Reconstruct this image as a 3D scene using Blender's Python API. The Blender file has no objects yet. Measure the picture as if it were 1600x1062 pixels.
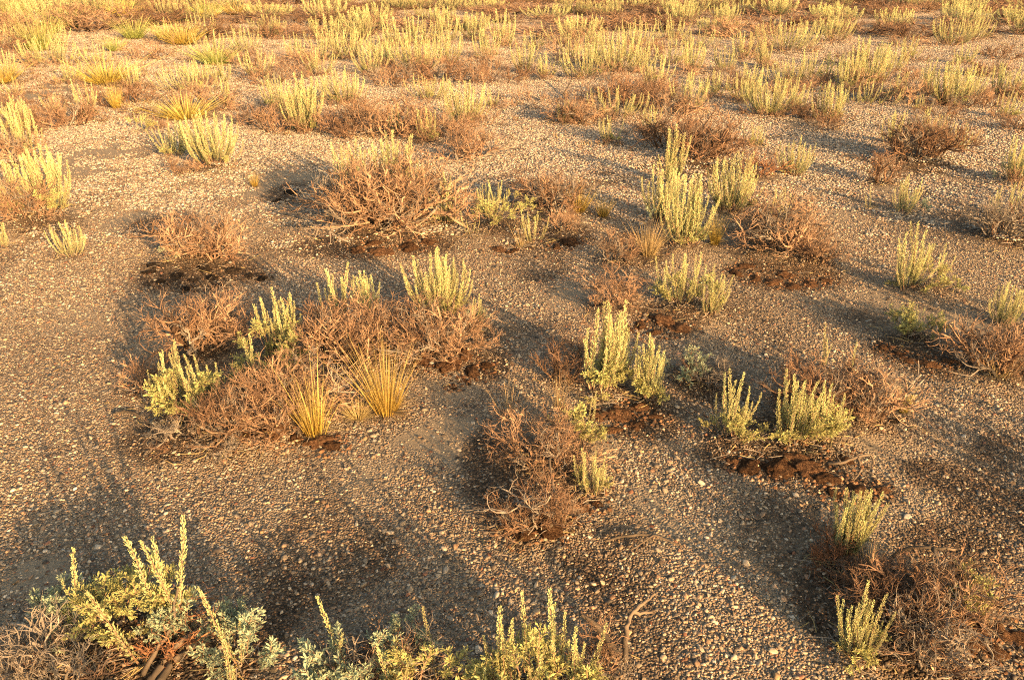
import bpy, math, random
import numpy as np
from mathutils import Vector, Matrix

R = math.radians
scene = bpy.context.scene
col = scene.collection
random.seed(11)
rng = np.random.default_rng(11)

# ------------------------------------------------------------------ camera
CAM_H, PITCH, LENS = 1.60, 26.2, 28.0
cam_data = bpy.data.cameras.new("camera")
cam_data.lens = LENS
cam_data.sensor_width = 36.0
cam_data.clip_start = 0.05
cam_data.clip_end = 9000.0
cam = bpy.data.objects.new("camera", cam_data)
cam.location = (0, 0, CAM_H)
cam.rotation_euler = (R(90 - PITCH), 0, 0)
col.objects.link(cam)
scene.camera = cam

# ------------------------------------------------------------------ sky, sun, exposure
SUN_EL, SUN_AZ = 13.5, 145.0        # azimuth from +Y, minus is towards -X
world = bpy.data.worlds.new("World")
scene.world = world
world.use_nodes = True
wn = world.node_tree
bg = wn.nodes["Background"]
sky = wn.nodes.new("ShaderNodeTexSky")
sky.sky_type = 'NISHITA'
sky.sun_disc = False
sky.sun_elevation = R(SUN_EL)
sky.sun_rotation = R(SUN_AZ)
sky.dust_density = 3.0
sky.ozone_density = 0.2
sky.air_density = 0.8
wb = wn.nodes.new("ShaderNodeMix")               # the photograph's warm white balance
wb.data_type = 'RGBA'
wb.blend_type = 'MULTIPLY'
wb.inputs[0].default_value = 1.0
wb.inputs[7].default_value = (1.0, 0.93, 0.74, 1)
wn.links.new(sky.outputs[0], wb.inputs[6])
wn.links.new(wb.outputs[2], bg.inputs[0])
bg.inputs[1].default_value = 0.12
sun_data = bpy.data.lights.new("sun", 'SUN')
sun_data.energy = 5.0
sun_data.angle = R(0.5)
sun_data.color = (1.0, 0.59, 0.25)
sun = bpy.data.objects.new("sun", sun_data)
sd = Vector((math.sin(R(SUN_AZ)) * math.cos(R(SUN_EL)), math.cos(R(SUN_AZ)) * math.cos(R(SUN_EL)), math.sin(R(SUN_EL))))
sun.rotation_euler = sd.to_track_quat('Z', 'Y').to_euler()
sun.location = sd * 50
col.objects.link(sun)
vs = scene.view_settings
vs.view_transform = 'Standard'
vs.look = 'None'
vs.gamma = 1.0
vs.use_curve_mapping = False
vs.exposure = 1.7
scene.cycles.use_denoising = False
scene.cycles.filter_width = 1.1

# ------------------------------------------------------------------ picture point -> ground point
F_PX = 1600 * LENS / 36.0
CP, SP = math.cos(R(PITCH)), math.sin(R(PITCH))


def ray(px, py):
    a, b = (px - 800) / F_PX, (531 - py) / F_PX
    return np.array([a, CP + b * SP, -SP + b * CP])


MOUNDS = []          # (x, y, radius, height)


def height(x, y):
    """Height of the terrain (works on arrays)."""
    x = np.asarray(x, float)
    y = np.asarray(y, float)
    z = 0.018 * np.sin(x * 1.1 + 0.6 * y + 0.4) * np.sin(y * 0.9 - 0.5 * x) + 0.008 * np.sin(x * 3.1 + 1.7) * np.sin(y * 2.7 - 0.8 * x)
    for mx, my, mr, mh in MOUNDS:
        d2 = ((x - mx) ** 2 + (y - my) ** 2) / (mr * mr)
        z = z + mh * np.exp(-d2 * 1.6) * (d2 < 6)
    return z


def at(px, py):
    d = ray(px, py)
    t = CAM_H / -d[2]
    return np.array([d[0] * t, d[1] * t, 0.0])


def ground(px, py):
    p = at(px, py)
    p[2] = float(height(p[0], p[1]))
    return p


def px_size(py):
    """Metres per picture pixel across, at the ground of row py."""
    d = ray(800, py)
    return (CAM_H / -d[2]) / F_PX


def tall(py, h_px):
    """Height in metres of an upright thing whose foot is at row py and whose top is h_px above."""
    d = ray(800, py)
    Y = d[1] * CAM_H / -d[2]
    e = ray(800, py - h_px)
    return max(0.01, CAM_H + e[2] * (Y / e[1]))


# ------------------------------------------------------------------ materials
def mat(name):
    m = bpy.data.materials.new(name)
    m.use_nodes = True
    n = m.node_tree
    return m, n, n.nodes["Principled BSDF"], n.nodes["Material Output"]


def N(n, kind, **kw):
    x = n.nodes.new(kind)
    for k, v in kw.items():
        setattr(x, k, v)
    return x


def ramp(n, stops):
    r = N(n, "ShaderNodeValToRGB")
    e = r.color_ramp.elements
    while len(e) < len(stops):
        e.new(0.5)
    for q, (p, c) in zip(e, stops):
        q.position = p
        q.color = (*c, 1)
    return r


def mix(n, a, b, fac, blend='MIX'):
    m = N(n, "ShaderNodeMix", data_type='RGBA', blend_type=blend)
    for sock, v in ((m.inputs[0], fac), (m.inputs[6], a), (m.inputs[7], b)):
        if isinstance(v, bpy.types.NodeSocket):
            n.links.new(v, sock)
        elif isinstance(v, tuple):
            sock.default_value = (*v, 1)
        else:
            sock.default_value = v
    return m.outputs[2]


def leaf_material(name, low, high, trans, spread=0.18):
    m, n, b, out = mat(name)
    L = n.links
    tc = N(n, "ShaderNodeTexCoord")
    sep = N(n, "ShaderNodeSeparateXYZ")
    L.new(tc.outputs["Object"], sep.inputs[0])
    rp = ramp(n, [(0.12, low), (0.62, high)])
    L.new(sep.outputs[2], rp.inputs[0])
    noise = N(n, "ShaderNodeTexNoise")
    noise.inputs["Scale"].default_value = 22
    noise.inputs["Detail"].default_value = 2
    L.new(tc.outputs["Object"], noise.inputs["Vector"])
    oi = N(n, "ShaderNodeObjectInfo")
    hsv = N(n, "ShaderNodeHueSaturation")
    mr = N(n, "ShaderNodeMapRange")
    L.new(oi.outputs["Random"], mr.inputs[0])
    mr.inputs[3].default_value = 1 - spread
    mr.inputs[4].default_value = 1 + spread
    mm = N(n, "ShaderNodeMath", operation='MULTIPLY')
    mr2 = N(n, "ShaderNodeMapRange")
    L.new(noise.outputs[0], mr2.inputs[0])
    mr2.inputs[1].default_value = 0.25
    mr2.inputs[2].default_value = 0.75
    mr2.inputs[3].default_value = 0.72
    mr2.inputs[4].default_value = 1.25
    L.new(mr.outputs[0], mm.inputs[0])
    L.new(mr2.outputs[0], mm.inputs[1])
    L.new(mm.outputs[0], hsv.inputs["Value"])
    hue = N(n, "ShaderNodeMapRange")
    L.new(oi.outputs["Random"], hue.inputs[0])
    hue.inputs[3].default_value = 0.49
    hue.inputs[4].default_value = 0.512
    L.new(hue.outputs[0], hsv.inputs["Hue"])
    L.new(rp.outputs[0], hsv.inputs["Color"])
    L.new(hsv.outputs[0], b.inputs["Base Color"])
    b.inputs["Roughness"].default_value = 0.75
    b.inputs["Specular IOR Level"].default_value = 0.15
    tr = N(n, "ShaderNodeBsdfTranslucent")
    L.new(hsv.outputs[0], tr.inputs[0])
    ms = N(n, "ShaderNodeMixShader")
    ms.inputs[0].default_value = trans
    L.new(b.outputs[0], ms.inputs[1])
    L.new(tr.outputs[0], ms.inputs[2])
    L.new(ms.outputs[0], out.inputs[0])
    return m


def bark_material(name, dark, light, spread=0.2):
    m, n, b, out = mat(name)
    L = n.links
    tc = N(n, "ShaderNodeTexCoord")
    noise = N(n, "ShaderNodeTexNoise")
    noise.inputs["Scale"].default_value = 9
    noise.inputs["Detail"].default_value = 4
    L.new(tc.outputs["Object"], noise.inputs["Vector"])
    rp = ramp(n, [(0.3, dark), (0.68, light)])
    L.new(noise.outputs[0], rp.inputs[0])
    oi = N(n, "ShaderNodeObjectInfo")
    mr = N(n, "ShaderNodeMapRange")
    L.new(oi.outputs["Random"], mr.inputs[0])
    mr.inputs[3].default_value = 1 - spread
    mr.inputs[4].default_value = 1 + spread
    hsv = N(n, "ShaderNodeHueSaturation")
    L.new(rp.outputs[0], hsv.inputs["Color"])
    L.new(mr.outputs[0], hsv.inputs["Value"])
    L.new(hsv.outputs[0], b.inputs["Base Color"])
    b.inputs["Roughness"].default_value = 0.85
    b.inputs["Specular IOR Level"].default_value = 0.1
    return m


M = {}
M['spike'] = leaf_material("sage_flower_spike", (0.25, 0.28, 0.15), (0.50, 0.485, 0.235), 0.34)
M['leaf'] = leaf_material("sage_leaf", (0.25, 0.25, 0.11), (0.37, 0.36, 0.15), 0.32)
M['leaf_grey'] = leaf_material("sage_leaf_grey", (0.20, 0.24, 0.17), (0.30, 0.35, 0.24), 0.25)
M['grass'] = leaf_material("dry_yellow_grass", (0.46, 0.34, 0.075), (0.58, 0.46, 0.17), 0.42)
M['straw'] = leaf_material("dead_straw", (0.34, 0.26, 0.13), (0.45, 0.33, 0.17), 0.25)
M['green_grass'] = leaf_material("green_grass", (0.26, 0.28, 0.08), (0.40, 0.38, 0.14), 0.35)
M['twig'] = bark_material("tan_twig", (0.085, 0.055, 0.038), (0.36, 0.23, 0.15), 0.36)
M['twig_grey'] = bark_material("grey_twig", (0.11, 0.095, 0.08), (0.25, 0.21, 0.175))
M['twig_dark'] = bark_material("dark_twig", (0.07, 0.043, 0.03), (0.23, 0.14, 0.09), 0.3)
M['twig_red'] = bark_material("red_brown_twig", (0.12, 0.055, 0.03), (0.28, 0.14, 0.075))
M['wood'] = bark_material("weathered_wood", (0.03, 0.025, 0.02), (0.15, 0.115, 0.085), 0.1)


def moss_material():
    m, n, b, out = mat("rusty_moss")
    L = n.links
    tc = N(n, "ShaderNodeTexCoord")
    no = N(n, "ShaderNodeTexNoise")
    no.inputs["Scale"].default_value = 5.0
    no.inputs["Detail"].default_value = 10
    no.inputs["Roughness"].default_value = 0.75
    L.new(tc.outputs["Object"], no.inputs["Vector"])
    rp = ramp(n, [(0.33, (0.022, 0.014, 0.010)), (0.46, (0.10, 0.052, 0.030)), (0.57, (0.21, 0.115, 0.062)), (0.70, (0.32, 0.22, 0.14))])
    L.new(no.outputs[0], rp.inputs[0])
    oi = N(n, "ShaderNodeObjectInfo")
    hsv = N(n, "ShaderNodeHueSaturation")
    mr = N(n, "ShaderNodeMapRange")
    L.new(oi.outputs["Random"], mr.inputs[0])
    mr.inputs[3].default_value = 0.55
    mr.inputs[4].default_value = 1.15
    L.new(mr.outputs[0], hsv.inputs["Value"])
    L.new(rp.outputs[0], hsv.inputs["Color"])
    L.new(hsv.outputs[0], b.inputs["Base Color"])
    b.inputs["Roughness"].default_value = 0.95
    b.inputs["Specular IOR Level"].default_value = 0.05
    n2 = N(n, "ShaderNodeTexNoise")
    n2.inputs["Scale"].default_value = 16
    n2.inputs["Detail"].default_value = 3
    L.new(tc.outputs["Object"], n2.inputs["Vector"])
    bp = N(n, "ShaderNodeBump")
    bp.inputs["Strength"].default_value = 0.8
    bp.inputs["Distance"].default_value = 0.05
    L.new(n2.outputs[0], bp.inputs["Height"])
    L.new(bp.outputs[0], b.inputs["Normal"])
    return m


M['moss'] = moss_material()
M['moss_dark'] = moss_material()
M['moss_dark'].name = "black_lichen_crust"
for x in M['moss_dark'].node_tree.nodes:
    if x.type == 'VALTORGB':
        for e, c in zip(x.color_ramp.elements, ((0.012, 0.010, 0.009), (0.035, 0.026, 0.020), (0.07, 0.05, 0.036), (0.15, 0.11, 0.08))):
            e.color = (*c, 1)


def pebble_material():
    m, n, b, out = mat("gravel_stone")
    L = n.links
    a = N(n, "ShaderNodeAttribute", attribute_type='INSTANCER', attribute_name="tint")
    tc = N(n, "ShaderNodeTexCoord")
    no = N(n, "ShaderNodeTexNoise")
    no.inputs["Scale"].default_value = 1.6
    no.inputs["Detail"].default_value = 4
    L.new(tc.outputs["Object"], no.inputs["Vector"])
    mr = N(n, "ShaderNodeMapRange")
    mr.inputs[1].default_value = 0.3
    mr.inputs[2].default_value = 0.7
    mr.inputs[3].default_value = 0.7
    mr.inputs[4].default_value = 1.2
    L.new(no.outputs[0], mr.inputs[0])
    hsv = N(n, "ShaderNodeHueSaturation")
    L.new(a.outputs["Color"], hsv.inputs["Color"])
    L.new(mr.outputs[0], hsv.inputs["Value"])
    L.new(hsv.outputs[0], b.inputs["Base Color"])
    b.inputs["Roughness"].default_value = 0.6
    b.inputs["Specular IOR Level"].default_value = 0.3
    return m


M['pebble'] = pebble_material()


def ground_material():
    m, n, b, out = mat("gravelly_soil")
    L = n.links
    tc = N(n, "ShaderNodeTexCoord")
    co = tc.outputs["Object"]
    crust = N(n, "ShaderNodeAttribute", attribute_name="crust")
    sand = N(n, "ShaderNodeAttribute", attribute_name="sand")
    far = N(n, "ShaderNodeAttribute", attribute_name="far")
    # sandy soil
    ns = N(n, "ShaderNodeTexNoise")
    ns.inputs["Scale"].default_value = 260
    ns.inputs["Detail"].default_value = 3
    L.new(co, ns.inputs["Vector"])
    soil = ramp(n, [(0.3, (0.15, 0.118, 0.082)), (0.7, (0.30, 0.24, 0.17))])
    L.new(ns.outputs[0], soil.inputs[0])
    # stones too small to build, one cell each
    v = N(n, "ShaderNodeTexVoronoi", feature='F1')
    v.inputs["Scale"].default_value = 125
    L.new(co, v.inputs["Vector"])
    sepc = N(n, "ShaderNodeSeparateColor")
    L.new(v.outputs["Color"], sepc.inputs[0])
    stones = ramp(n, [(0.0, (0.07, 0.055, 0.045)), (0.2, (0.17, 0.125, 0.095)), (0.45, (0.27, 0.205, 0.15)), (0.7, (0.36, 0.285, 0.215)), (0.93, (0.30, 0.18, 0.11)), (1.0, (0.56, 0.50, 0.42))])
    L.new(sepc.outputs[0], stones.inputs[0])
    gap = N(n, "ShaderNodeMapRange")
    gap.inputs[1].default_value = 0.42
    gap.inputs[2].default_value = 0.62
    gap.inputs[3].default_value = 1
    gap.inputs[4].default_value = 0
    L.new(v.outputs["Distance"], gap.inputs[0])
    gm = N(n, "ShaderNodeMath", operation='MULTIPLY')
    L.new(gap.outputs[0], gm.inputs[0])
    inv = N(n, "ShaderNodeMath", operation='SUBTRACT')
    inv.inputs[0].default_value = 1
    L.new(sand.outputs["Fac"], inv.inputs[1])
    L.new(inv.outputs[0], gm.inputs[1])
    c1 = mix(n, soil.outputs[0], stones.outputs[0], gm.outputs[0])
    # dark lichen crust and litter, its edge broken up by noise
    nc = N(n, "ShaderNodeTexNoise")
    nc.inputs["Scale"].default_value = 24
    nc.inputs["Detail"].default_value = 6
    nc.inputs["Roughness"].default_value = 0.7
    L.new(co, nc.inputs["Vector"])
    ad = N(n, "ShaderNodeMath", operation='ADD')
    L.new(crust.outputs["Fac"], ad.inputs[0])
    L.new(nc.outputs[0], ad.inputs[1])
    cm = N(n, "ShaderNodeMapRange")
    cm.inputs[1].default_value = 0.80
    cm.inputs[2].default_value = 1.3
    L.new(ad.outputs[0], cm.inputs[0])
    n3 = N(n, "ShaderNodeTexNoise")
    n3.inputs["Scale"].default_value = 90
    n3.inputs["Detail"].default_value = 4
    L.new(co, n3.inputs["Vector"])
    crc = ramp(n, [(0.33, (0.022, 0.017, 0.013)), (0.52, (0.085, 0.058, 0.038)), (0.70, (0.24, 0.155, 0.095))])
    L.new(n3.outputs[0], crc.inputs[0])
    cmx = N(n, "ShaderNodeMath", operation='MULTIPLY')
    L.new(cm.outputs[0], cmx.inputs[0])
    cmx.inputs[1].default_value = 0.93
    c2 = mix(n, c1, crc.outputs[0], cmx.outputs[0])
    L.new(c2, b.inputs["Base Color"])
    b.inputs["Roughness"].default_value = 0.9
    b.inputs["Specular IOR Level"].default_value = 0.15
    # relief: stones as rounded cells, crust as lumps, sand as grain
    hs = N(n, "ShaderNodeMath", operation='MULTIPLY')
    dome = N(n, "ShaderNodeMapRange", interpolation_type='SMOOTHSTEP')
    dome.inputs[1].default_value = 0.0
    dome.inputs[2].default_value = 0.65
    dome.inputs[3].default_value = 1
    dome.inputs[4].default_value = 0
    L.new(v.outputs["Distance"], dome.inputs[0])
    L.new(dome.outputs[0], hs.inputs[0])
    L.new(inv.outputs[0], hs.inputs[1])
    h2 = N(n, "ShaderNodeMath", operation='MULTIPLY_ADD')
    L.new(n3.outputs[0], h2.inputs[0])
    L.new(cm.outputs[0], h2.inputs[1])
    L.new(hs.outputs[0], h2.inputs[2])
    h3 = N(n, "ShaderNodeMath", operation='MULTIPLY_ADD')
    L.new(ns.outputs[0], h3.inputs[0])
    h3.inputs[1].default_value = 0.35
    L.new(h2.outputs[0], h3.inputs[2])
    bp = N(n, "ShaderNodeBump")
    bp.inputs["Distance"].default_value = 0.006
    bp.inputs["Strength"].default_value = 0.8
    L.new(h3.outputs[0], bp.inputs["Height"])
    # every cell a rounded stone: its normal leans outwards from the cell's centre
    sb = N(n, "ShaderNodeVectorMath", operation='SUBTRACT')
    L.new(co, sb.inputs[0])
    L.new(v.outputs["Position"], sb.inputs[1])
    ml = N(n, "ShaderNodeVectorMath", operation='MULTIPLY')
    L.new(sb.outputs[0], ml.inputs[0])
    ml.inputs[1].default_value = (300, 300, 0)
    sc_ = N(n, "ShaderNodeVectorMath", operation='SCALE')
    L.new(ml.outputs[0], sc_.inputs[0])
    L.new(inv.outputs[0], sc_.inputs["Scale"])
    ap = N(n, "ShaderNodeVectorMath", operation='ADD')
    L.new(sc_.outputs[0], ap.inputs[0])
    L.new(bp.outputs[0], ap.inputs[1])
    nrm = N(n, "ShaderNodeVectorMath", operation='NORMALIZE')
    L.new(ap.outputs[0], nrm.inputs[0])
    L.new(nrm.outputs[0], b.inputs["Normal"])
    return m


M['ground'] = ground_material()


# ------------------------------------------------------------------ mesh building
class Geo:
    def __init__(self):
        self.v, self.f, self.m = [], [], []

    def tube(self, pts, radii, sides=3, mi=0, cap=False):
        """A tapered tube through pts."""
        pts = [np.asarray(p, float) for p in pts]
        k0 = len(self.v)
        ang0 = random.random() * 6.28
        for i, p in enumerate(pts):
            d = pts[min(i + 1, len(pts) - 1)] - pts[max(i - 1, 0)]
            d = d / (np.linalg.norm(d) + 1e-9)
            a = np.cross(d, (0.31, 0.87, 0.38) if abs(d[1]) < 0.9 else (1, 0, 0))
            a /= np.linalg.norm(a) + 1e-9
            c = np.cross(d, a)
            for s in range(sides):
                q = ang0 + 6.2832 * s / sides
                self.v.append(p + radii[i] * (a * math.cos(q) + c * math.sin(q)))
        for i in range(len(pts) - 1):
            for s in range(sides):
                s2 = (s + 1) % sides
                self.f.append((k0 + i * sides + s, k0 + i * sides + s2, k0 + (i + 1) * sides + s2, k0 + (i + 1) * sides + s))
                self.m.append(mi)
        if cap:
            e = k0 + (len(pts) - 1) * sides
            self.f.append(tuple(e + s for s in range(sides)))
            self.m.append(mi)
            self.f.append(tuple(k0 + s for s in reversed(range(sides))))
            self.m.append(mi)

    def leaf(self, p, d, side, ln, wd, mi=0):
        """A kite-shaped leaf folded along its midrib."""
        p = np.asarray(p, float)
        n = np.cross(d, side)
        k = len(self.v)
        mid = p + d * ln * 0.62
        self.v += [p, mid + side * wd * 0.5 + n * wd * 0.18, p + d * ln, mid - side * wd * 0.5 + n * wd * 0.18]
        self.f += [(k, k + 1, k + 2), (k, k + 2, k + 3)]
        self.m += [mi, mi]

    def blade(self, pts, wd, side, mi=0):
        k = len(self.v)
        n = len(pts)
        for i, p in enumerate(pts):
            w = wd * (1 - (i / (n - 1)) ** 1.6 * 0.92) * 0.5
            self.v += [np.asarray(p) - side * w, np.asarray(p) + side * w]
        for i in range(n - 1):
            self.f.append((k + 2 * i, k + 2 * i + 1, k + 2 * i + 3, k + 2 * i + 2))
            self.m.append(mi)

    def add(self, other, mx, mi_shift=0):
        k = len(self.v)
        A = np.array(mx)
        vv = np.array(other.v) @ A[:3, :3].T + A[:3, 3]
        self.v += list(vv)
        self.f += [tuple(i + k for i in f) for f in other.f]
        self.m += [i + mi_shift for i in other.m]

    def mesh(self, name, mats, smooth=False):
        me = bpy.data.meshes.new(name)
        me.from_pydata([tuple(map(float, p)) for p in self.v], [], self.f)
        for x in mats:
            me.materials.append(M[x])
        me.polygons.foreach_set("material_index", self.m)
        if smooth:
            me.polygons.foreach_set("use_smooth", [True] * len(me.polygons))
        me.update()
        return me


def unit(v):
    return v / (np.linalg.norm(v) + 1e-9)


def rnd_dir():
    return unit(rng.normal(size=3))


def spike_geo(bend, seed):
    """A sagebrush flower spike, 1 high, leaning by `bend` towards +X and curving up; leafy from base to tip."""
    random.seed(seed)
    g = Geo()
    wob = random.uniform(-.03, .03)

    def axis(t):
        return np.array([bend * (1 - (1 - t) ** 2.2), wob * math.sin(t * 5), t])
    pts = [axis(t) for t in np.linspace(0, 0.97, 6)]
    g.tube(pts, [0.011, 0.010, 0.008, 0.006, 0.004, 0.002], 3, 1)
    n = 260
    for i in range(n):
        t = 0.12 + 0.89 * (i / n) ** 0.9
        tan = unit(axis(min(t + .03, 1.03)) - axis(t - .03))
        a = random.random() * 6.283
        u = unit(np.cross(tan, (math.cos(a), math.sin(a), 0.1)))
        # narrow lance outline, loose at the foot
        prof = (0.014 + 0.024 * math.sin(min(1, max(0, (t - .1) / .9)) ** 0.8 * 3.0)) * random.uniform(.3, 1.15)
        if t < .3:
            prof *= 1.0 + 0.8 * random.random()
        p = axis(t) + u * prof * 0.55
        d = unit(tan * random.uniform(.8, 1.2) + u * random.uniform(.12, .55))
        s = unit(np.cross(d, unit(np.array([random.gauss(0, 1) for _ in range(3)]))))
        g.leaf(p, d, s, random.uniform(.028, .054) * (1.15 - .5 * t), random.uniform(.009, .0155) * (1.15 - .4 * t), 0)
    return g


def sprig_geo(seed):
    """A leafy sagebrush sprig, 1 long along +Z: twig with side shoots and wedge leaves in whorls."""
    random.seed(seed)
    g = Geo()
    b = random.uniform(.05, .3)

    def axis(t):
        return np.array([b * t * t, 0.04 * math.sin(t * 6), t])
    g.tube([axis(t) for t in (0, .35, .7, .95)], [.022, .018, .012, .006], 3, 1)
    shoots = [(axis, 0.25, 1.0, 1.0)]
    for k in range(5):
        t0 = random.uniform(.2, .75)
        a = random.random() * 6.283
        o, dd, ln = axis(t0), np.array([math.cos(a) * .7, math.sin(a) * .7, .75]), random.uniform(.25, .45)
        shoots.append(((lambda t, o=o, dd=dd, ln=ln: o + dd * ln * t), 0.15, 1.0, .45))
        g.tube([o, o + dd * ln], [.011, .005], 3, 1)
    for fn, t0, t1, q in shoots:
        for i in range(int(40 * q)):
            t = t0 + (t1 - t0) * random.random() ** .8
            tan = unit(fn(t + .02) - fn(t - .02))
            a = random.random() * 6.283
            u = unit(np.cross(tan, (math.cos(a), math.sin(a), 0.2)))
            d = unit(tan * random.uniform(.3, 1) + u * random.uniform(.5, 1))
            s = unit(np.cross(d, unit(np.array([random.gauss(0, 1) for _ in range(3)]))))
            g.leaf(fn(t), d, s, random.uniform(.11, .2), random.uniform(.035, .06), 0)
    return g


def branch_geo(seed, levels=3, fine=1.0):
    """A dead branch, about 1 long, that forks into a tangle of bent twigs."""
    random.seed(seed)
    g = Geo()

    def grow(p, d, ln, r, lev):
        pts, rad = [p], [r]
        k = 3
        for i in range(k):
            d = unit(d + np.array([random.gauss(0, .36), random.gauss(0, .36), random.gauss(.06, .28)]))
            pts.append(pts[-1] + d * ln / k)
            rad.append(r * (1 - .28 * (i + 1) / k * (2.2 if lev == 0 else 1)))
        g.tube(pts, rad, 3, 0)
        if lev == 0:
            return
        for c in range(random.choice((4, 5, 5)) if lev == levels else random.choice((2, 3, 4))):
            j = random.choice((1, 2, 2, 3))
            out = unit(np.array([random.gauss(0, 1), random.gauss(0, 1), random.gauss(.35, .7)]))
            grow(pts[j], unit(d * .8 + out * .85), ln * random.uniform(.5, .78), rad[j] * random.uniform(.62, .82), lev - 1)
    grow(np.zeros(3), unit(np.array([0.25, 0, 1.0])), 0.42, 0.0155 * fine, levels)
    # fit to length 1
    top = max(p[2] for p in g.v)
    g.v = [p / max(top, .3) for p in g.v]
    return g


def grass_geo(seed, n=280, spread=.44, heads=False):
    """A bunch grass tuft, 1 high: fine blades fanning from a tight foot."""
    random.seed(seed)
    g = Geo()
    for i in range(n):
        a = random.random() * 6.283
        q = random.random() ** .6
        h = random.uniform(.35, 1) if random.random() < .8 else random.uniform(.2, .5)
        o = np.array([math.cos(a), math.sin(a), 0]) * q * .10
        out = np.array([math.cos(a), math.sin(a), 0]) * spread * q * random.uniform(.4, 1.2)
        sag = random.uniform(0, .35)
        pts = []
        for t in np.linspace(0, 1, 5):
            pts.append(o + out * h * (t + sag * t * t) + np.array([0, 0, h * (t - sag * .45 * t * t)]))
        a2 = random.random() * 6.283
        g.blade(pts, random.uniform(.0045, .009), np.array([math.cos(a2), math.sin(a2), 0]), 0)
    for i in range(n // 3):                       # dead blades lying round the foot
        a = random.random() * 6.283
        ln = random.uniform(.15, .4)
        d = np.array([math.cos(a), math.sin(a), random.uniform(.05, .6)])
        pts = [d * ln * t + np.array([0, 0, .01 - .1 * t * t * ln]) for t in (0, .35, .7, 1)]
        g.blade(pts, .012, np.array([-math.sin(a), math.cos(a), .3]), 1)
    return g


def lump_geo(seed, sub=4):
    import bmesh
    from mathutils import noise
    bm = bmesh.new()
    bmesh.ops.create_icosphere(bm, subdivisions=sub, radius=1.0)
    off = Vector((seed * 7.3, seed * 3.1, seed * 1.7))
    for v in bm.verts:
        c = v.co.copy()
        k = 1 + .42 * noise.noise(c * 1.5 + off) + .22 * noise.noise(c * 3.6 + off) + .14 * noise.noise(c * 9 + off) + .10 * noise.noise(c * 22 + off)
        v.co = c * k
        v.co.z *= .62
    me = bpy.data.meshes.new("moss_cushion")
    bm.to_mesh(me)
    bm.free()
    me.materials.append(M['moss'])
    me.polygons.foreach_set("use_smooth", [True] * len(me.polygons))
    return me


BENDS = (0.0, 0.14, 0.32, 0.6)
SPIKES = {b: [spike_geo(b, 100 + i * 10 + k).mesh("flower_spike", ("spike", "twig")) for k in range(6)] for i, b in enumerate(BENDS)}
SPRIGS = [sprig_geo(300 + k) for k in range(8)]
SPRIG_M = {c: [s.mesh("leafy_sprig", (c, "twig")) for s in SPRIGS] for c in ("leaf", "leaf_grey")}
BRANCHES = [branch_geo(400 + k, 3, (.9, .75, 1.1, .85, 1.35, .8, 1.0)[k % 7]) for k in range(21)]
BRANCH_M = {c: [s.mesh("branch", (c,)) for s in BRANCHES] for c in ("twig", "twig_grey", "twig_dark", "twig_red")}
GRASS_G = [grass_geo(500 + k) for k in range(4)]
GRASS_M = {c: [s.mesh("grass_tuft", (c, "straw")) for s in GRASS_G] for c in ("grass", "straw", "green_grass")}
THIN_G = [grass_geo(520 + k, 46, .5) for k in range(3)]
THIN_M = {c: [s.mesh("grass_tuft", (c, "straw")) for s in THIN_G] for c in ("grass", "straw")}
LUMPS = [lump_geo(k + 1) for k in range(6)]
DARK_LUMPS = []
for k in range(4):
    dl = LUMPS[k].copy()
    dl.materials[0] = M['moss_dark']
    DARK_LUMPS.append(dl)
random.seed(5)


def link(name, me, parent=None, loc=(0, 0, 0), rot=(0, 0, 0), scale=1.0):
    o = bpy.data.objects.new(name, me)
    o.location = [float(x) for x in loc]
    o.rotation_euler = rot
    o.scale = (scale,) * 3 if not hasattr(scale, '__len__') else scale
    if parent is not None:
        o.parent = parent
    col.objects.link(o)
    return o


def tag(o, label, cat, group=None):
    o["label"] = label
    o["category"] = cat
    if group:
        o["group"] = group
    return o


# ------------------------------------------------------------------ plants
def put_spikes(root, org, px, py, w, h, n, lean=0.0):
    P = ground(px, py)
    wm, hm = w * px_size(py), tall(py, h)
    if n > 4:
        n = int(n * 2.4)
    for i in range(n):
        a = random.random() * 6.283
        q = math.sqrt((i + .5) / n)
        tip = np.array([math.cos(a), math.sin(a) * .75]) * q * wm * .5
        if n == 1:
            tip *= 0
            lean = -.16
        hi = hm * (random.uniform(.55, 1.03) if i else 1.0) * (1 - .16 * q * q)
        want = np.linalg.norm(tip) / hi * .72
        b = min(BENDS, key=lambda x: abs(x - want))
        base = tip - np.array([math.cos(a), math.sin(a)]) * b * hi
        if np.dot(base, tip) < 0:
            base *= .3
        x, y = P[0] + base[0], P[1] + base[1]
        z = float(height(x, y)) - .01
        link("flower_spike", random.choice(SPIKES[b]), root, (x - org[0], y - org[1], z - org[2]),
             (random.gauss(0, .10), lean + random.gauss(0, .09), a + random.gauss(0, .25)), hi * random.uniform(.97, 1.03))


def put_sprigs(root, org, px, py, w, h, n, c='leaf'):
    P = ground(px, py)
    wm, hm = w * px_size(py), tall(py, h)
    for i in range(n):
        a = random.random() * 6.283
        q = math.sqrt(random.random())
        x = P[0] + math.cos(a) * q * wm * .36
        y = P[1] + math.sin(a) * q * wm * .30
        ln = min(hm, .13) * random.uniform(.45, .85)
        z = float(height(x, y)) + max(0, (hm - ln) * random.uniform(0, 1) * (1 - .5 * q * q))
        link("leafy_sprig", random.choice(SPRIG_M[c]), root, (x - org[0], y - org[1], z - org[2]),
             (random.gauss(0, .25), .25 + .5 * q + random.gauss(0, .2), a), ln)


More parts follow.
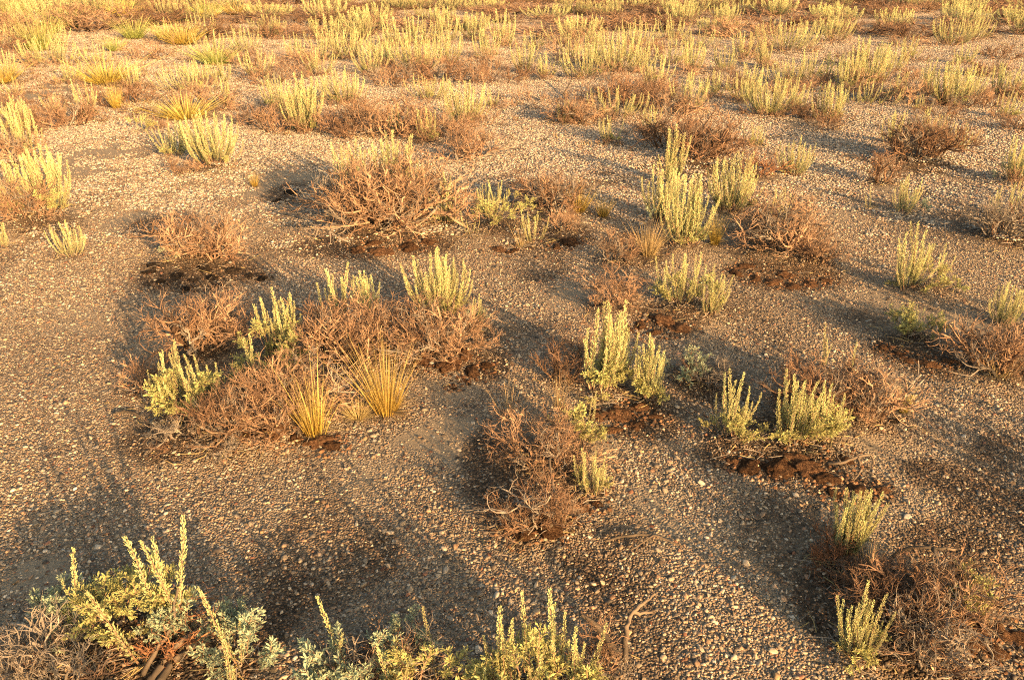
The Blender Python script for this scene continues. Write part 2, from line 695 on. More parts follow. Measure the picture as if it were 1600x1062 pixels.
def put_branches(root, org, px, py, w, h, n, c='twig'):
    P = ground(px, py)
    wm, hm = w * px_size(py), tall(py, h)
    n = int(n * 1.3)
    for i in range(n):
        a = 6.283 * (i * .618 + random.uniform(-.1, .1))
        q = math.sqrt((i + .5) / n)
        x = P[0] + math.cos(a) * q * wm * .26
        y = P[1] + math.sin(a) * q * wm * .22
        z = float(height(x, y)) - .012
        tilt = min(.95, math.atan2(q * wm * .30, hm) + random.gauss(0, .12)) - .12
        ln = hm * random.choice((random.uniform(.45, .8), random.uniform(.75, 1.1), random.uniform(.75, 1.1))) / max(.62, math.cos(tilt))
        ln *= 1 - .18 * q
        cc = c if random.random() > .28 else random.choice(("twig_grey", "twig_dark"))
        link("branch", random.choice(BRANCH_M[cc]), root, (x - org[0], y - org[1], z - org[2]),
             (random.gauss(0, .1), tilt, a), (ln * random.uniform(.85, 1.2), ln * random.uniform(.85, 1.2), ln))


def put_grass(root, org, px, py, w, h, c='grass', thin=False):
    P = ground(px, py)
    hm = tall(py, h)
    wm = w * px_size(py)
    me = random.choice((THIN_M if thin else GRASS_M)[c])
    k = wm / .62
    return link("grass_tuft", me, root, P - org, (0, 0, random.random() * 6.28), (k, k, hm))


ROWS = []     # plants that cast litter round their foot: (x, y, radius)
PLANTS = []   # (label, category, name, parts, group)


def bush(label, parts, cat="sagebrush", name="sagebrush", group=None):
    PLANTS.append((label, parts, cat, name, group))


# parts: T twigs, S spikes, F leafy sprigs: (kind, foot x, foot y, width px, height px, how many, colour)
bush("large twiggy dome with two tufts of pale spikes rising from its top", [
    ("T", 605, 352, 185, 115, 62), ("S", 562, 325, 58, 112, 13), ("S", 622, 325, 68, 118, 16), ("S", 650, 318, 40, 80, 5)])
bush("narrow sagebrush of a few tall spikes at the flank of the large twiggy dome", [("S", 697, 350, 46, 78, 10), ("F", 697, 350, 40, 25, 6)])
bush("low leafy sagebrush with short spikes beside the large twiggy dome", [
    ("F", 790, 358, 115, 55, 26), ("S", 772, 345, 62, 62, 9), ("S", 738, 368, 40, 46, 4), ("S", 832, 378, 50, 52, 6), ("T", 832, 325, 80, 55, 12, "twig_dark")])
bush("brown twiggy dome growing between two yellowish grass tufts", [("T", 870, 335, 95, 68, 20), ("T", 885, 365, 70, 40, 10)], "dead shrub", "twiggy_shrub")
bush("tallest sagebrush, a broad stand of pale spikes with grass at its foot", [
    ("S", 1048, 290, 36, 92, 8), ("S", 1026, 345, 62, 90, 13), ("S", 1068, 388, 84, 112, 19), ("F", 1065, 388, 70, 40, 10), ("F", 1030, 350, 50, 40, 8, "leaf_grey")])
bush("sagebrush fan of dense spikes just behind the tallest sagebrush", [("S", 1142, 335, 90, 90, 22), ("F", 1142, 335, 60, 30, 8)])
bush("wide grey-tan dead shrub above the long row of moss lumps", [("T", 1215, 395, 145, 92, 34), ("T", 1275, 412, 70, 62, 14), ("S", 1212, 350, 48, 60, 7)], "dead shrub", "twiggy_shrub")
bush("purplish brown twiggy shrub behind the single tall spike", [("T", 1090, 255, 110, 80, 26, "twig_dark"), ("T", 1185, 278, 70, 44, 12, "twig_red")], "dead shrub", "twiggy_shrub")
bush("small open sagebrush standing alone on sunlit gravel past the broad stand", [("S", 1240, 274, 56, 64, 11), ("F", 1242, 272, 36, 22, 5)])
bush("sagebrush half leaf half spike above a mound of rusty moss", [("S", 1062, 478, 84, 78, 11), ("S", 1110, 493, 42, 74, 8), ("F", 1078, 482, 110, 52, 20)])
bush("sparse brown twigs beside the half leafy sagebrush, over dead grey leaves", [("T", 965, 412, 72, 50, 14)], "dead shrub", "twiggy_shrub")
bush("tan twiggy shrub overhanging the moss mound in the middle", [("T", 958, 482, 105, 58, 20)], "dead shrub", "twiggy_shrub")
bush("upright sagebrush with a bare forked stalk on the stony slope", [("S", 1420, 452, 62, 98, 9), ("F", 1445, 450, 84, 44, 16), ("S", 1462, 440, 40, 62, 3)])
bush("small leafy sagebrush without tall spikes above reddish moss", [("F", 1430, 525, 70, 48, 18), ("S", 1420, 522, 60, 48, 5)])
bush("sagebrush leaning out over an orange fringe of dead twigs", [("S", 1570, 505, 70, 68, 15), ("T", 1562, 582, 100, 90, 24), ("T", 1590, 560, 60, 60, 12)])
bush("small bright spiky sagebrush with one stray shoot beside it", [("S", 1411, 333, 44, 60, 9), ("S", 1357, 325, 18, 36, 3), ("F", 1430, 330, 34, 24, 5, "leaf_grey")])
bush("little brown dead shrub next to the small bright sagebrush", [("T", 1378, 285, 66, 52, 15, "twig_dark")], "dead shrub", "twiggy_shrub")
bush("round twiggy dome fringed with spikes at its back", [("T", 1432, 250, 118, 70, 34, "twig_dark"), ("S", 1392, 222, 46, 55, 9), ("S", 1452, 214, 90, 48, 11), ("S", 1498, 232, 40, 45, 5)])
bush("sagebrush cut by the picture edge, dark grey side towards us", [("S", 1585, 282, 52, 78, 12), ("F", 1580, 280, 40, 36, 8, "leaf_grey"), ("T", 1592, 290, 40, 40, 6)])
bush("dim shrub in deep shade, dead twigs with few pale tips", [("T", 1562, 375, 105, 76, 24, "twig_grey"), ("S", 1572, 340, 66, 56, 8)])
bush("spiky sagebrush over orange twigs, upper one at the picture edge", [("S", 42, 248, 66, 84, 11), ("T", 25, 255, 80, 55, 16)])
bush("large sagebrush of many pale spikes crowding the picture edge", [
    ("S", 30, 345, 66, 88, 10), ("S", 78, 338, 95, 105, 16), ("S", 88, 285, 30, 62, 5), ("S", 6, 385, 34, 42, 5), ("T", 45, 352, 110, 70, 20), ("F", 60, 350, 100, 50, 14)])
bush("small fan of spikes at the foot of the crowded sagebrush", [("S", 112, 398, 62, 56, 13)])
bush("candelabra sagebrush, curved spikes rising from one foot on open gravel", [("S", 335, 262, 96, 84, 25), ("F", 345, 262, 60, 30, 8)])
bush("smaller companion of the candelabra sagebrush, one spike lying flat", [("S", 272, 245, 56, 60, 11), ("F", 272, 246, 40, 25, 6)])
bush("rosy twig tuft in front of the candelabra sagebrush", [("T", 292, 272, 54, 38, 12)], "dead shrub", "twiggy_shrub")
bush("tiny yellow-green sagebrush near the candelabra pair", [("F", 220, 208, 36, 32, 9), ("S", 222, 208, 30, 34, 4), ("T", 248, 204, 34, 26, 7)])
bush("bare orange twiggy dome alone on dark crusted ground", [("T", 290, 402, 90, 78, 24), ("T", 340, 405, 80, 76, 22), ("F", 264, 408, 22, 26, 5, "leaf_grey")], "dead shrub", "twiggy_shrub")
bush("pale orange twig fan at the back of the big shrub group", [("T", 320, 550, 115, 100, 26), ("T", 355, 520, 60, 80, 10)], "dead shrub", "twiggy_shrub")
bush("bright yellow leafy sagebrush leaning outwards with curved shoots", [("S", 288, 646, 120, 100, 8), ("F", 300, 648, 100, 74, 36), ("S", 330, 646, 70, 90, 5)])
bush("sagebrush with a steeple of pale spikes inside the big shrub group", [("S", 440, 555, 80, 104, 13), ("F", 430, 580, 100, 80, 26), ("S", 395, 615, 40, 96, 4), ("F", 400, 612, 66, 64, 18)])
bush("two columns of spikes rising out of brown twigs", [("S", 527, 515, 44, 110, 9), ("S", 576, 505, 50, 92, 10), ("T", 545, 560, 150, 90, 34)])
bush("dense bright brush of tall spikes on top of brown twigs", [("S", 688, 495, 105, 98, 28), ("F", 690, 496, 80, 40, 12), ("S", 745, 512, 34, 54, 5), ("F", 742, 512, 30, 36, 6, "leaf_grey")])
bush("brown dead shrub with arching roots beneath the dense bright brush", [("T", 690, 560, 140, 85, 30), ("T", 620, 550, 100, 80, 20)], "dead shrub", "twiggy_shrub")
bush("orange-brown tangle of dead twigs below the leaning leafy sagebrush", [("T", 415, 672, 150, 78, 32), ("T", 470, 645, 120, 92, 22), ("T", 350, 680, 110, 60, 16, "twig_dark")], "dead shrub", "twiggy_shrub")
bush("bare reaching twigs sticking out beside the leaning leafy sagebrush", [("T", 225, 608, 90, 55, 12)], "dead shrub", "twiggy_shrub")
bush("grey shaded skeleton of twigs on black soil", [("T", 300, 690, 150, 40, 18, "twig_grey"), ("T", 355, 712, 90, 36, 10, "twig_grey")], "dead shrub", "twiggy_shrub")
bush("tall slender sagebrush with separate spikes above rusty moss", [
    ("S", 935, 615, 74, 132, 10), ("S", 970, 598, 30, 122, 5), ("F", 945, 612, 76, 60, 20), ("S", 920, 668, 26, 64, 2), ("F", 935, 640, 40, 24, 4)])
bush("compact sheaf of pale spikes beside the tall slender sagebrush", [("S", 1012, 624, 52, 98, 13), ("F", 1012, 626, 50, 40, 9)])
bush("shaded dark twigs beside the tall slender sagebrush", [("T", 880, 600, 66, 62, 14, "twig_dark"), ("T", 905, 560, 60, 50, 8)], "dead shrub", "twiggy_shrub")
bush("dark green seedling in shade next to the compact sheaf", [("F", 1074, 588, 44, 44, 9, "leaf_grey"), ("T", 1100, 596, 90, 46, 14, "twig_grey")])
bush("upper part of a long rust-brown dead shrub with yellow leaf tufts", [("T", 852, 730, 135, 76, 28), ("F", 892, 700, 66, 50, 12), ("S", 925, 775, 54, 70, 6), ("F", 922, 770, 46, 36, 7)])
bush("lower rust-brown twig mat with a bent bare root at its side", [("T", 828, 828, 110, 72, 22, "twig_dark"), ("T", 870, 822, 60, 60, 12)], "dead shrub", "twiggy_shrub")
bush("grey-green sagebrush of six separate spikes over dark soil", [("S", 1140, 688, 76, 98, 7), ("F", 1140, 695, 100, 40, 16)])
bush("sagebrush with knobbly leafy shoots over the largest moss cushion", [("S", 1230, 698, 64, 112, 7), ("F", 1235, 695, 80, 60, 18), ("S", 1285, 695, 56, 90, 6), ("F", 1275, 690, 60, 50, 12)])
bush("dead twig thicket behind the knobbly leafy sagebrush, with thin spikes", [("T", 1260, 640, 130, 80, 26, "twig_dark"), ("T", 1345, 655, 120, 90, 28), ("S", 1287, 575, 26, 72, 3), ("S", 1326, 580, 16, 62, 2)])
bush("fan of fine upright spikes alone on stony ground", [("S", 1320, 872, 62, 110, 19), ("F", 1330, 868, 40, 30, 5)])
bush("tiny red-brown twig tuft touching the fan of fine spikes", [("T", 1290, 884, 44, 52, 14, "twig_red")], "dead shrub", "twiggy_shrub")
bush("cone-shaped sagebrush with spikes pointing up before a dead thicket", [("S", 1335, 1032, 70, 100, 10), ("F", 1340, 1032, 64, 36, 8)])
bush("wide dead thicket of grey and orange twigs on the dark mound", [("T", 1400, 975, 190, 82, 32, "twig_dark"), ("T", 1490, 970, 130, 80, 22), ("T", 1430, 1040, 120, 80, 20, "twig_grey"), ("T", 1340, 920, 110, 50, 12, "twig_dark")], "dead shrub", "twiggy_shrub")
bush("small leafy sprig cluster caught in the dead thicket", [("F", 1494, 962, 60, 52, 15), ("S", 1500, 960, 50, 48, 3)])
bush("nearest yellow leafy sagebrush with two very long spikes", [
    ("F", 215, 990, 150, 80, 26), ("S", 291, 1000, 16, 170, 1), ("S", 271, 990, 14, 184, 1), ("S", 303, 1005, 16, 160, 1), ("S", 280, 1000, 16, 150, 1), ("S", 225, 1050, 16, 165, 1), ("F", 200, 1000, 110, 76, 10), ("F", 262, 1005, 80, 56, 8, "leaf_grey"), ("T", 262, 1030, 90, 70, 5, "twig_red"), ("F", 330, 1000, 60, 70, 10, "leaf_grey")])
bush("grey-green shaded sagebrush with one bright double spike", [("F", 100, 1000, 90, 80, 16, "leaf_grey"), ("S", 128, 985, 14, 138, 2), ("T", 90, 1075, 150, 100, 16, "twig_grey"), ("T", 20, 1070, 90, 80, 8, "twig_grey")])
bush("spindly sagebrush with two lone spikes and grey-green leaves", [("S", 370, 1050, 20, 125, 2), ("F", 380, 1050, 70, 80, 14, "leaf_grey"), ("S", 365, 1105, 30, 110, 2)])
bush("grey-green cushion sagebrush with two thin spikes at the lower edge", [("F", 560, 1095, 130, 90, 24, "leaf_grey"), ("S", 523, 1060, 12, 100, 1), ("S", 540, 1050, 12, 125, 1), ("F", 640, 1020, 60, 50, 8, "leaf_grey")])
bush("yellow leafy sagebrush with single candle spike at the lower edge", [("F", 655, 1110, 80, 90, 14), ("S", 676, 1050, 14, 95, 1), ("S", 630, 1110, 40, 110, 2), ("T", 620, 1050, 70, 90, 8, "twig_grey")])
bush("broad bright yellow sagebrush full of spikes at the lower edge", [
    ("F", 830, 1125, 190, 95, 34), ("S", 770, 1080, 46, 140, 4), ("S", 790, 1085, 60, 115, 4), ("S", 855, 1075, 60, 150, 4), ("S", 840, 1085, 90, 120, 4), ("S", 880, 1090, 60, 130, 3), ("S", 915, 1100, 26, 120, 2), ("S", 800, 1100, 130, 100, 8), ("T", 935, 1050, 80, 60, 8)])

FAR = [  # main plants of the middle distance: kind, foot x, foot y, width, height, number
    ("T", 105, 195, 100, 48, 18), ("S", 140, 187, 32, 56, 6), ("S", 12, 118, 36, 36, 7), ("T", 207, 158, 56, 42, 12), ("S", 207, 136, 34, 44, 6),
    ("T", 315, 170, 105, 42, 20), ("S", 300, 140, 110, 40, 14), ("S", 350, 168, 26, 44, 6), ("S", 478, 205, 62, 78, 20), ("S", 434, 168, 42, 48, 9),
    ("T", 430, 205, 72, 50, 15), ("S", 540, 162, 68, 52, 14), ("T", 605, 208, 150, 66, 30), ("S", 668, 218, 32, 48, 6), ("S", 726, 190, 80, 62, 18),
    ("T", 730, 245, 95, 56, 16), ("S", 545, 90, 66, 44, 15), ("S", 598, 104, 52, 52, 11), ("S", 652, 110, 90, 58, 17), ("T", 692, 125, 110, 48, 18),
    ("S", 692, 68, 68, 40, 14), ("S", 786, 72, 44, 52, 12), ("S", 818, 112, 36, 48, 9), ("S", 852, 120, 36, 36, 8), ("S", 836, 76, 42, 30, 8), ("S", 962, 112, 82, 62, 22),
    ("S", 1024, 138, 52, 46, 10), ("T", 975, 165, 130, 52, 24), ("S", 955, 222, 42, 38, 7), ("T", 910, 190, 80, 40, 14), ("T", 1040, 180, 100, 48, 16), ("S", 1082, 112, 38, 46, 10),
    ("S", 1132, 112, 42, 36, 9), ("S", 1078, 172, 58, 52, 12), ("S", 1112, 152, 44, 38, 8), ("S", 1200, 180, 80, 58, 19), ("S", 1294, 188, 58, 56, 13),
    ("T", 1283, 200, 62, 32, 10), ("S", 1192, 104, 32, 46, 9), ("S", 1226, 78, 112, 48, 24), ("S", 1252, 128, 62, 48, 12), ("T", 1262, 140, 60, 34, 10),
    ("S", 1345, 132, 70, 66, 18), ("T", 1350, 152, 60, 34, 10), ("S", 1484, 165, 66, 64, 20), ("S", 1446, 148, 24, 50, 6), ("S", 1438, 172, 32, 22, 5),
    ("T", 1422, 162, 70, 42, 14), ("T", 1535, 168, 60, 36, 10), ("S", 1558, 148, 32, 44, 8), ("S", 1588, 152, 34, 46, 8), ("S", 1422, 94, 40, 34, 8),
    ("S", 1486, 70, 66, 40, 16), ("S", 1500, 100, 50, 30, 9), ("T", 1585, 206, 56, 32, 12), ("T", 1500, 222, 84, 30, 12), ("T", 540, 215, 60, 44, 10),
    ("S", 60, 100, 60, 34, 10), ("S", 150, 100, 60, 30, 9), ("T", 130, 50, 100, 44, 16), ("T", 30, 62, 110, 50, 18), ("S", 60, 40, 70, 40, 14), ("S", 150, 22, 70, 44, 16),
    ("S", 385, 80, 80, 36, 12), ("S", 460, 90, 40, 36, 8), ("T", 385, 100, 90, 36, 14), ("S", 330, 92, 60, 40, 9), ("T", 415, 62, 60, 30, 10), ("T", 245, 40, 60, 40, 14),
    ("S", 88, 172, 40, 26, 6), ("T", 20, 175, 60, 36, 8), ("S", 20, 150, 40, 28, 6), ("S", 262, 66, 36, 34, 8), ("G", 182, 168, 28, 46, 1), ("G", 210, 60, 60, 38, 1), ("G", 260, 62, 50, 30, 1), ("G", 60, 80, 60, 60, 1), ("G", 180, 78, 40, 26, 1),
    ("T", 760, 110, 70, 40, 12), ("T", 880, 80, 70, 34, 12), ("T", 1010, 90, 70, 34, 12), ("T", 1150, 60, 70, 34, 12), ("T", 1420, 60, 70, 32, 12), ("T", 1560, 90, 70, 30, 12), ("S", 905, 55, 60, 30, 12), ("S", 1050, 62, 60, 34, 12)]

FAR += [("T", 900, 188, 95, 50, 16), ("T", 1050, 228, 120, 62, 20), ("T", 1112, 242, 90, 52, 16), ("T", 1000, 150, 110, 42, 16), ("T", 1135, 138, 80, 38, 12), ("T", 700, 215, 110, 56, 18), ("T", 560, 198, 110, 50, 16), ("T", 385, 195, 60, 34, 10),
        ("T", 470, 112, 95, 40, 14), ("T", 60, 205, 90, 42, 14), ("T", 5, 85, 90, 44, 14), ("T", 740, 130, 70, 36, 10), ("T", 1330, 105, 70, 36, 12), ("T", 1225, 150, 60, 34, 10), ("T", 1180, 82, 70, 30, 10), ("T", 1550, 120, 80, 36, 12),
        ("T", 1470, 185, 60, 34, 10), ("T", 610, 135, 90, 40, 14), ("S", 620, 72, 60, 42, 12), ("S", 740, 62, 56, 40, 11), ("S", 560, 60, 50, 38, 10), ("S", 1000, 72, 60, 40, 12), ("S", 1300, 66, 60, 40, 12), ("S", 1390, 112, 50, 40, 10),
        ("S", 1520, 62, 60, 40, 12), ("S", 1290, 125, 40, 40, 8), ("S", 1170, 138, 40, 40, 8), ("S", 890, 92, 40, 36, 8), ("S", 420, 60, 50, 34, 9), ("S", 510, 60, 50, 36, 9), ("T", 330, 60, 70, 34, 10), ("T", 470, 62, 60, 30, 10), ("S", 310, 62, 60, 36, 9)]
FAR += [("S", 580, 118, 60, 46, 11), ("S", 700, 100, 60, 48, 11), ("S", 760, 92, 46, 44, 9), ("S", 930, 100, 46, 48, 9), ("S", 1000, 112, 40, 42, 8), ("S", 1160, 92, 50, 40, 9), ("S", 1370, 128, 44, 50, 8), ("S", 1320, 138, 44, 44, 8),
        ("S", 1510, 155, 50, 50, 9), ("S", 1240, 172, 46, 46, 8), ("S", 1400, 150, 30, 36, 6), ("S", 400, 120, 60, 40, 10), ("S", 500, 118, 50, 40, 9), ("S", 345, 128, 50, 36, 9), ("S", 30, 205, 50, 50, 9), ("S", 110, 130, 50, 34, 8),
        ("S", 620, 205, 40, 40, 7), ("S", 880, 190, 36, 32, 6), ("S", 1180, 225, 36, 34, 6), ("S", 1020, 205, 40, 36, 7), ("S", 770, 165, 26, 24, 5), ("S", 1570, 185, 40, 40, 7)]
FAR = [(k, x, y, w * 1.12, h * (1.16 if k == "S" else 1.1), n) for k, x, y, w, h, n in FAR]


def foot(parts):
    wsum = sum(p[3] for p in parts)
    return sum(p[1] * p[3] for p in parts) / wsum, sum(p[2] * p[3] for p in parts) / wsum


# soil mounds gathered by the shrubs
for _l, parts, *_r in PLANTS:
    for p in parts:
        if p[0] in "TF" and p[3] >= 60:
            g0 = at(p[1], p[2])
            r = p[3] * px_size(p[2]) * .5
            MOUNDS.append((g0[0], g0[1], max(.08, r), min(.075, .22 * r)))
            ROWS.append((g0[0], g0[1], r))
        else:
            g0 = at(p[1], p[2])
            ROWS.append((g0[0], g0[1], p[3] * px_size(p[2]) * .4))
for k, px, py, w, h, n in FAR:
    g0 = at(px, py)
    ROWS.append((g0[0], g0[1], w * px_size(py) * .4))

MOSS = [  # rust-brown moss cushions: foot x, foot y, width px, whose foot
    (1150, 428, 34, 0), (1180, 436, 36, 0), (1208, 440, 46, 0), (1240, 446, 40, 0), (1268, 442, 34, 0), (1290, 436, 28, 0), (1225, 428, 40, 0), (1165, 418, 30, 0),
    (1035, 500, 60, 1), (1062, 512, 44, 1), (1000, 508, 40, 1), (1020, 520, 34, 1), (980, 515, 30, 1),
    (930, 655, 50, 2), (965, 650, 60, 2), (995, 668, 46, 2), (955, 676, 44, 2), (1000, 640, 40, 2), (1022, 655, 30, 2),
    (1170, 735, 60, 3), (1215, 740, 76, 3), (1262, 738, 70, 3), (1290, 755, 50, 3), (1320, 722, 44, 3), (1145, 728, 36, 3), (1240, 722, 60, 3), (1340, 770, 40, 3), (1378, 770, 36, 3), (1300, 775, 40, 3),
    (430, 682, 64, 4), (395, 690, 40, 4), (460, 690, 40, 4), (500, 694, 60, 4), (520, 700, 40, 4),
    (660, 572, 44, 5), (700, 580, 56, 5), (738, 588, 44, 5), (725, 566, 40, 5), (760, 578, 28, 5),
    (1425, 560, 40, 6), (1455, 566, 44, 6), (1485, 562, 34, 6), (1405, 550, 30, 6), (1380, 540, 26, 6),
    (1525, 985, 54, 7), (1560, 990, 50, 7), (1545, 1020, 60, 7), (1590, 1000, 50, 7), (1510, 1015, 44, 7),
    (560, 388, 40, 8), (600, 392, 56, 8), (640, 386, 46, 8), (670, 378, 34, 8), (585, 380, 40, 8),
    (780, 388, 40, 9), (800, 392, 34, 9), (890, 380, 44, 9), (870, 386, 28, 9),
    (230, 424, 30, 10), (250, 436, 26, 10), (275, 428, 34, 10), (300, 434, 30, 10), (330, 430, 30, 10), (362, 420, 36, 10), (390, 428, 28, 10), (410, 432, 30, 10), (345, 442, 28, 10), (320, 418, 34, 10), (240, 414, 30, 10), (290, 448, 26, 10),
    (860, 835, 60, 11), (820, 842, 50, 11), (900, 800, 44, 11), (930, 790, 36, 11),
    (1376, 645, 40, 12), (1392, 660, 30, 12), (725, 600, 18, 5), (710, 612, 16, 5), (455, 300, 30, 13), (435, 312, 22, 13)]
MOSS_AT = ["lying in a row below the wide grey-tan dead shrub", "on the mound below the half leafy sagebrush", "below the tall slender sagebrush", "under the knobbly leafy sagebrush",
           "at the foot of the orange-brown twig tangle", "under the dead shrub with arching roots", "below the small leafy sagebrush without spikes", "beside the wide dead thicket",
           "at the front foot of the large twiggy dome", "below the low leafy sagebrush beside the large dome", "on dark crusted ground round the bare orange dome",
           "at the foot of the rust-brown twig mat", "between the dead thicket and the small grass tuft", "on the bare shaded sand patch"]

# dark crust / litter areas and bare sand areas: centre px, half width px, half height px
CRUST = [(310, 425, 110, 30), (290, 680, 110, 48), (760, 730, 50, 60), (800, 800, 60, 40), (1560, 790, 90, 60), (1460, 740, 60, 30), (1230, 430, 110, 25), (1200, 720, 130, 40), (1290, 960, 60, 60), (1360, 930, 120, 60),
         (1420, 1040, 120, 40), (560, 380, 110, 24), (880, 370, 60, 20), (1100, 600, 70, 40), (1010, 660, 60, 40), (1440, 550, 90, 40), (1040, 500, 60, 28), (760, 580, 40, 26), (1570, 360, 90, 40), (430, 980, 40, 60), (560, 1040, 120, 40), (250, 350, 60, 20),
         (990, 390, 60, 30), (1330, 770, 80, 30), (1080, 270, 90, 26), (1220, 680, 110, 40), (600, 560, 130, 30), (400, 650, 140, 40), (850, 770, 80, 70), (250, 1040, 220, 50), (820, 1080, 220, 40), (450, 300, 40, 18), (1490, 860, 100, 50), (660, 380, 60, 20), (1060, 230, 60, 16), (1430, 260, 70, 14)]
SAND = [(690, 690, 60, 42), (700, 610, 60, 26), (885, 465, 40, 26), (440, 285, 70, 26), (1400, 490, 70, 28), (640, 690, 40, 20), (720, 720, 26, 30), (905, 1000, 30, 24), (1350, 690, 40, 24), (1330, 1040, 20, 18), (400, 400, 40, 12),
        (200, 350, 50, 20), (50, 900, 60, 30), (1500, 500, 60, 30), (130, 250, 90, 40), (40, 150, 60, 30)]


def zone(x, y, zones):
    m = np.zeros_like(x)
    for px, py, hw, hh in zones:
        c = at(px, py)
        rx = hw * px_size(py)
        ry = abs(at(px, py - hh)[1] - at(px, py + hh)[1]) / 2
        d = ((x - c[0]) / rx) ** 2 + ((y - c[1]) / ry) ** 2
        m = np.maximum(m, np.clip(1.35 - d, 0, 1))
    return m


def waves(x, y, seed):
    """Smooth patchy noise, about -0.5..0.5."""
    r = np.random.default_rng(seed)
    n = np.zeros_like(x)
    for _ in range(16):
        a, k, ph = r.uniform(0, 6.283), r.uniform(3.0, 13.0), r.uniform(0, 6.283)
        n = n + np.sin(k * (x * math.cos(a) + y * math.sin(a)) + ph) * (6 / (k + 4)) / 5
    return n


def masks(x, y):
    wob = .10 * np.sin(x * 13 + 3 * np.sin(y * 7)) + .10 * np.sin(y * 11 + 2 * np.sin(x * 9))
    wob = wob + .13 * np.sin(x * 37 + 2 * np.sin(y * 29)) * np.sin(y * 41 + 2 * np.sin(x * 31)) + .08 * np.sin(x * 83 + 5 * y) * np.sin(y * 71 - 3 * x)
    crust = zone(x, y, CRUST)
    mot, silt = waves(x, y, 1), waves(x * .7, y * .7, 2)
    crust = np.maximum(crust, np.clip((mot - .10 + .05 * np.clip(x, -1.5, 1.5)) * 1.5, 0, .62))
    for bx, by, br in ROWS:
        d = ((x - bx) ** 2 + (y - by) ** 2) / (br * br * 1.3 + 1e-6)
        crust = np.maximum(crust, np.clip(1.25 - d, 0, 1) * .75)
    sz_ = np.maximum(zone(x, y, SAND), np.clip((silt - .16) * 1.9, 0, .6))
    sand = np.clip(sz_ * .95 + wob * 1.5 * (sz_ > .01), 0, 1) * (1 - .6 * crust)
    return np.clip(crust + wob * (crust > .02), 0, 1), sand


# ------------------------------------------------------------------ the ground sheet
def sinh_axis(lo, hi, n, a, c=0.0):
    t = np.linspace(math.asinh((lo - c) / a), math.asinh((hi - c) / a), n)
    return c + a * np.sinh(t)


gx = sinh_axis(-2500, 2500, 560, 1.6)
gy = sinh_axis(-400, 4000, 430, 1.3, 2.2)
GX, GY = np.meshgrid(gx, gy)
near = np.clip(1.3 - np.hypot(GX, GY) / 45, 0, 1)
GZ = height(GX, GY) * near
nx, ny = len(gx), len(gy)
verts = np.stack([GX.ravel(), GY.ravel(), GZ.ravel()], 1)
idx = np.arange(nx * ny).reshape(ny, nx)
quads = np.stack([idx[:-1, :-1].ravel(), idx[:-1, 1:].ravel(), idx[1:, 1:].ravel(), idx[1:, :-1].ravel()], 1)
gm = bpy.data.meshes.new("ground")
gm.vertices.add(len(verts))
gm.vertices.foreach_set("co", verts.astype(np.float32).ravel())
gm.loops.add(quads.size)
gm.loops.foreach_set("vertex_index", quads.astype(np.int32).ravel())
gm.polygons.add(len(quads))
gm.polygons.foreach_set("loop_start", np.arange(0, quads.size, 4, dtype=np.int32))
gm.polygons.foreach_set("use_smooth", np.ones(len(quads), bool))
gm.update(calc_edges=True)
cr, sa = masks(GX.ravel(), GY.ravel())
for nm, arr in (("crust", cr), ("sand", sa)):
    a = gm.attributes.new(nm, 'FLOAT', 'POINT')
    a.data.foreach_set("value", arr.astype(np.float32))
gm.materials.append(M['ground'])
g_obj = link("ground", gm)
g_obj["kind"] = "structure"

# ------------------------------------------------------------------ gravel: real pebbles out to where they fall below a pixel
SPC = 0.0084
xs = np.arange(-6.5, 6.5, SPC)
ys = np.arange(1.0, 8.6, SPC)
PX, PY = np.meshgrid(xs, ys)
PX = PX.ravel() + rng.uniform(-.5, .5, PX.size) * SPC
PY = PY.ravel() + rng.uniform(-.5, .5, PY.size) * SPC
keep = np.abs(PX) < (0.25 + 0.70 * np.hypot(PY, CAM_H))
far_thin = np.clip((PY - 4.6) / 3.5, 0, 1)
keep &= rng.random(PX.size) > far_thin * .9
PX, PY = PX[keep], PY[keep]
pc, ps = masks(PX, PY)
keep = rng.random(PX.size) < (1 - .74 * ps) * (1 - .45 * pc)
PX, PY, pc = PX[keep], PY[keep], pc[keep]
low = 1 + .35 * waves(PX * .5, PY * .5, 4)
npb = len(PX)
rad = np.clip(rng.lognormal(math.log(.0031), .42, npb), .0015, .0105) * (1 + .4 * np.clip((PY - 4.6) / 3.5, 0, 1))
PZ = height(PX, PY) + rad * rng.uniform(-.45, .22, npb)
PAL = np.array([(.34, .28, .21), (.25, .21, .165), (.40, .335, .26), (.16, .135, .11), (.33, .225, .15), (.46, .39, .31), (.09, .078, .07), (.33, .20, .13), (.20, .10, .065), (.50, .45, .39), (.24, .235, .22), (.38, .27, .16)])
pw = np.array([.18, .17, .13, .13, .09, .05, .06, .05, .03, .012, .05, .04])
tint = PAL[rng.choice(len(PAL), npb, p=pw / pw.sum())] * np.array([.95, .90, .83]) * low[:, None] * np.clip(rng.lognormal(-.13, .36, (npb, 1)), .35, 1.5)
stain = (rng.random(npb) < pc * .55)[:, None]       # lichen-coated stones
tint = np.where(stain, tint * .35 * np.array([1.05, .95, .9]), tint)
pm = bpy.data.meshes.new("gravel")
pm.vertices.add(npb)
pm.vertices.foreach_set("co", np.stack([PX, PY, PZ], 1).astype(np.float32).ravel())
a = pm.attributes.new("tint", 'FLOAT_COLOR', 'POINT')
a.data.foreach_set("color", np.concatenate([tint, np.ones((npb, 1))], 1).astype(np.float32).ravel())
a = pm.attributes.new("turn", 'FLOAT_VECTOR', 'POINT')
a.data.foreach_set("vector", np.stack([rng.normal(0, .35, npb), rng.normal(0, .35, npb), rng.uniform(0, 6.283, npb)], 1).astype(np.float32).ravel())
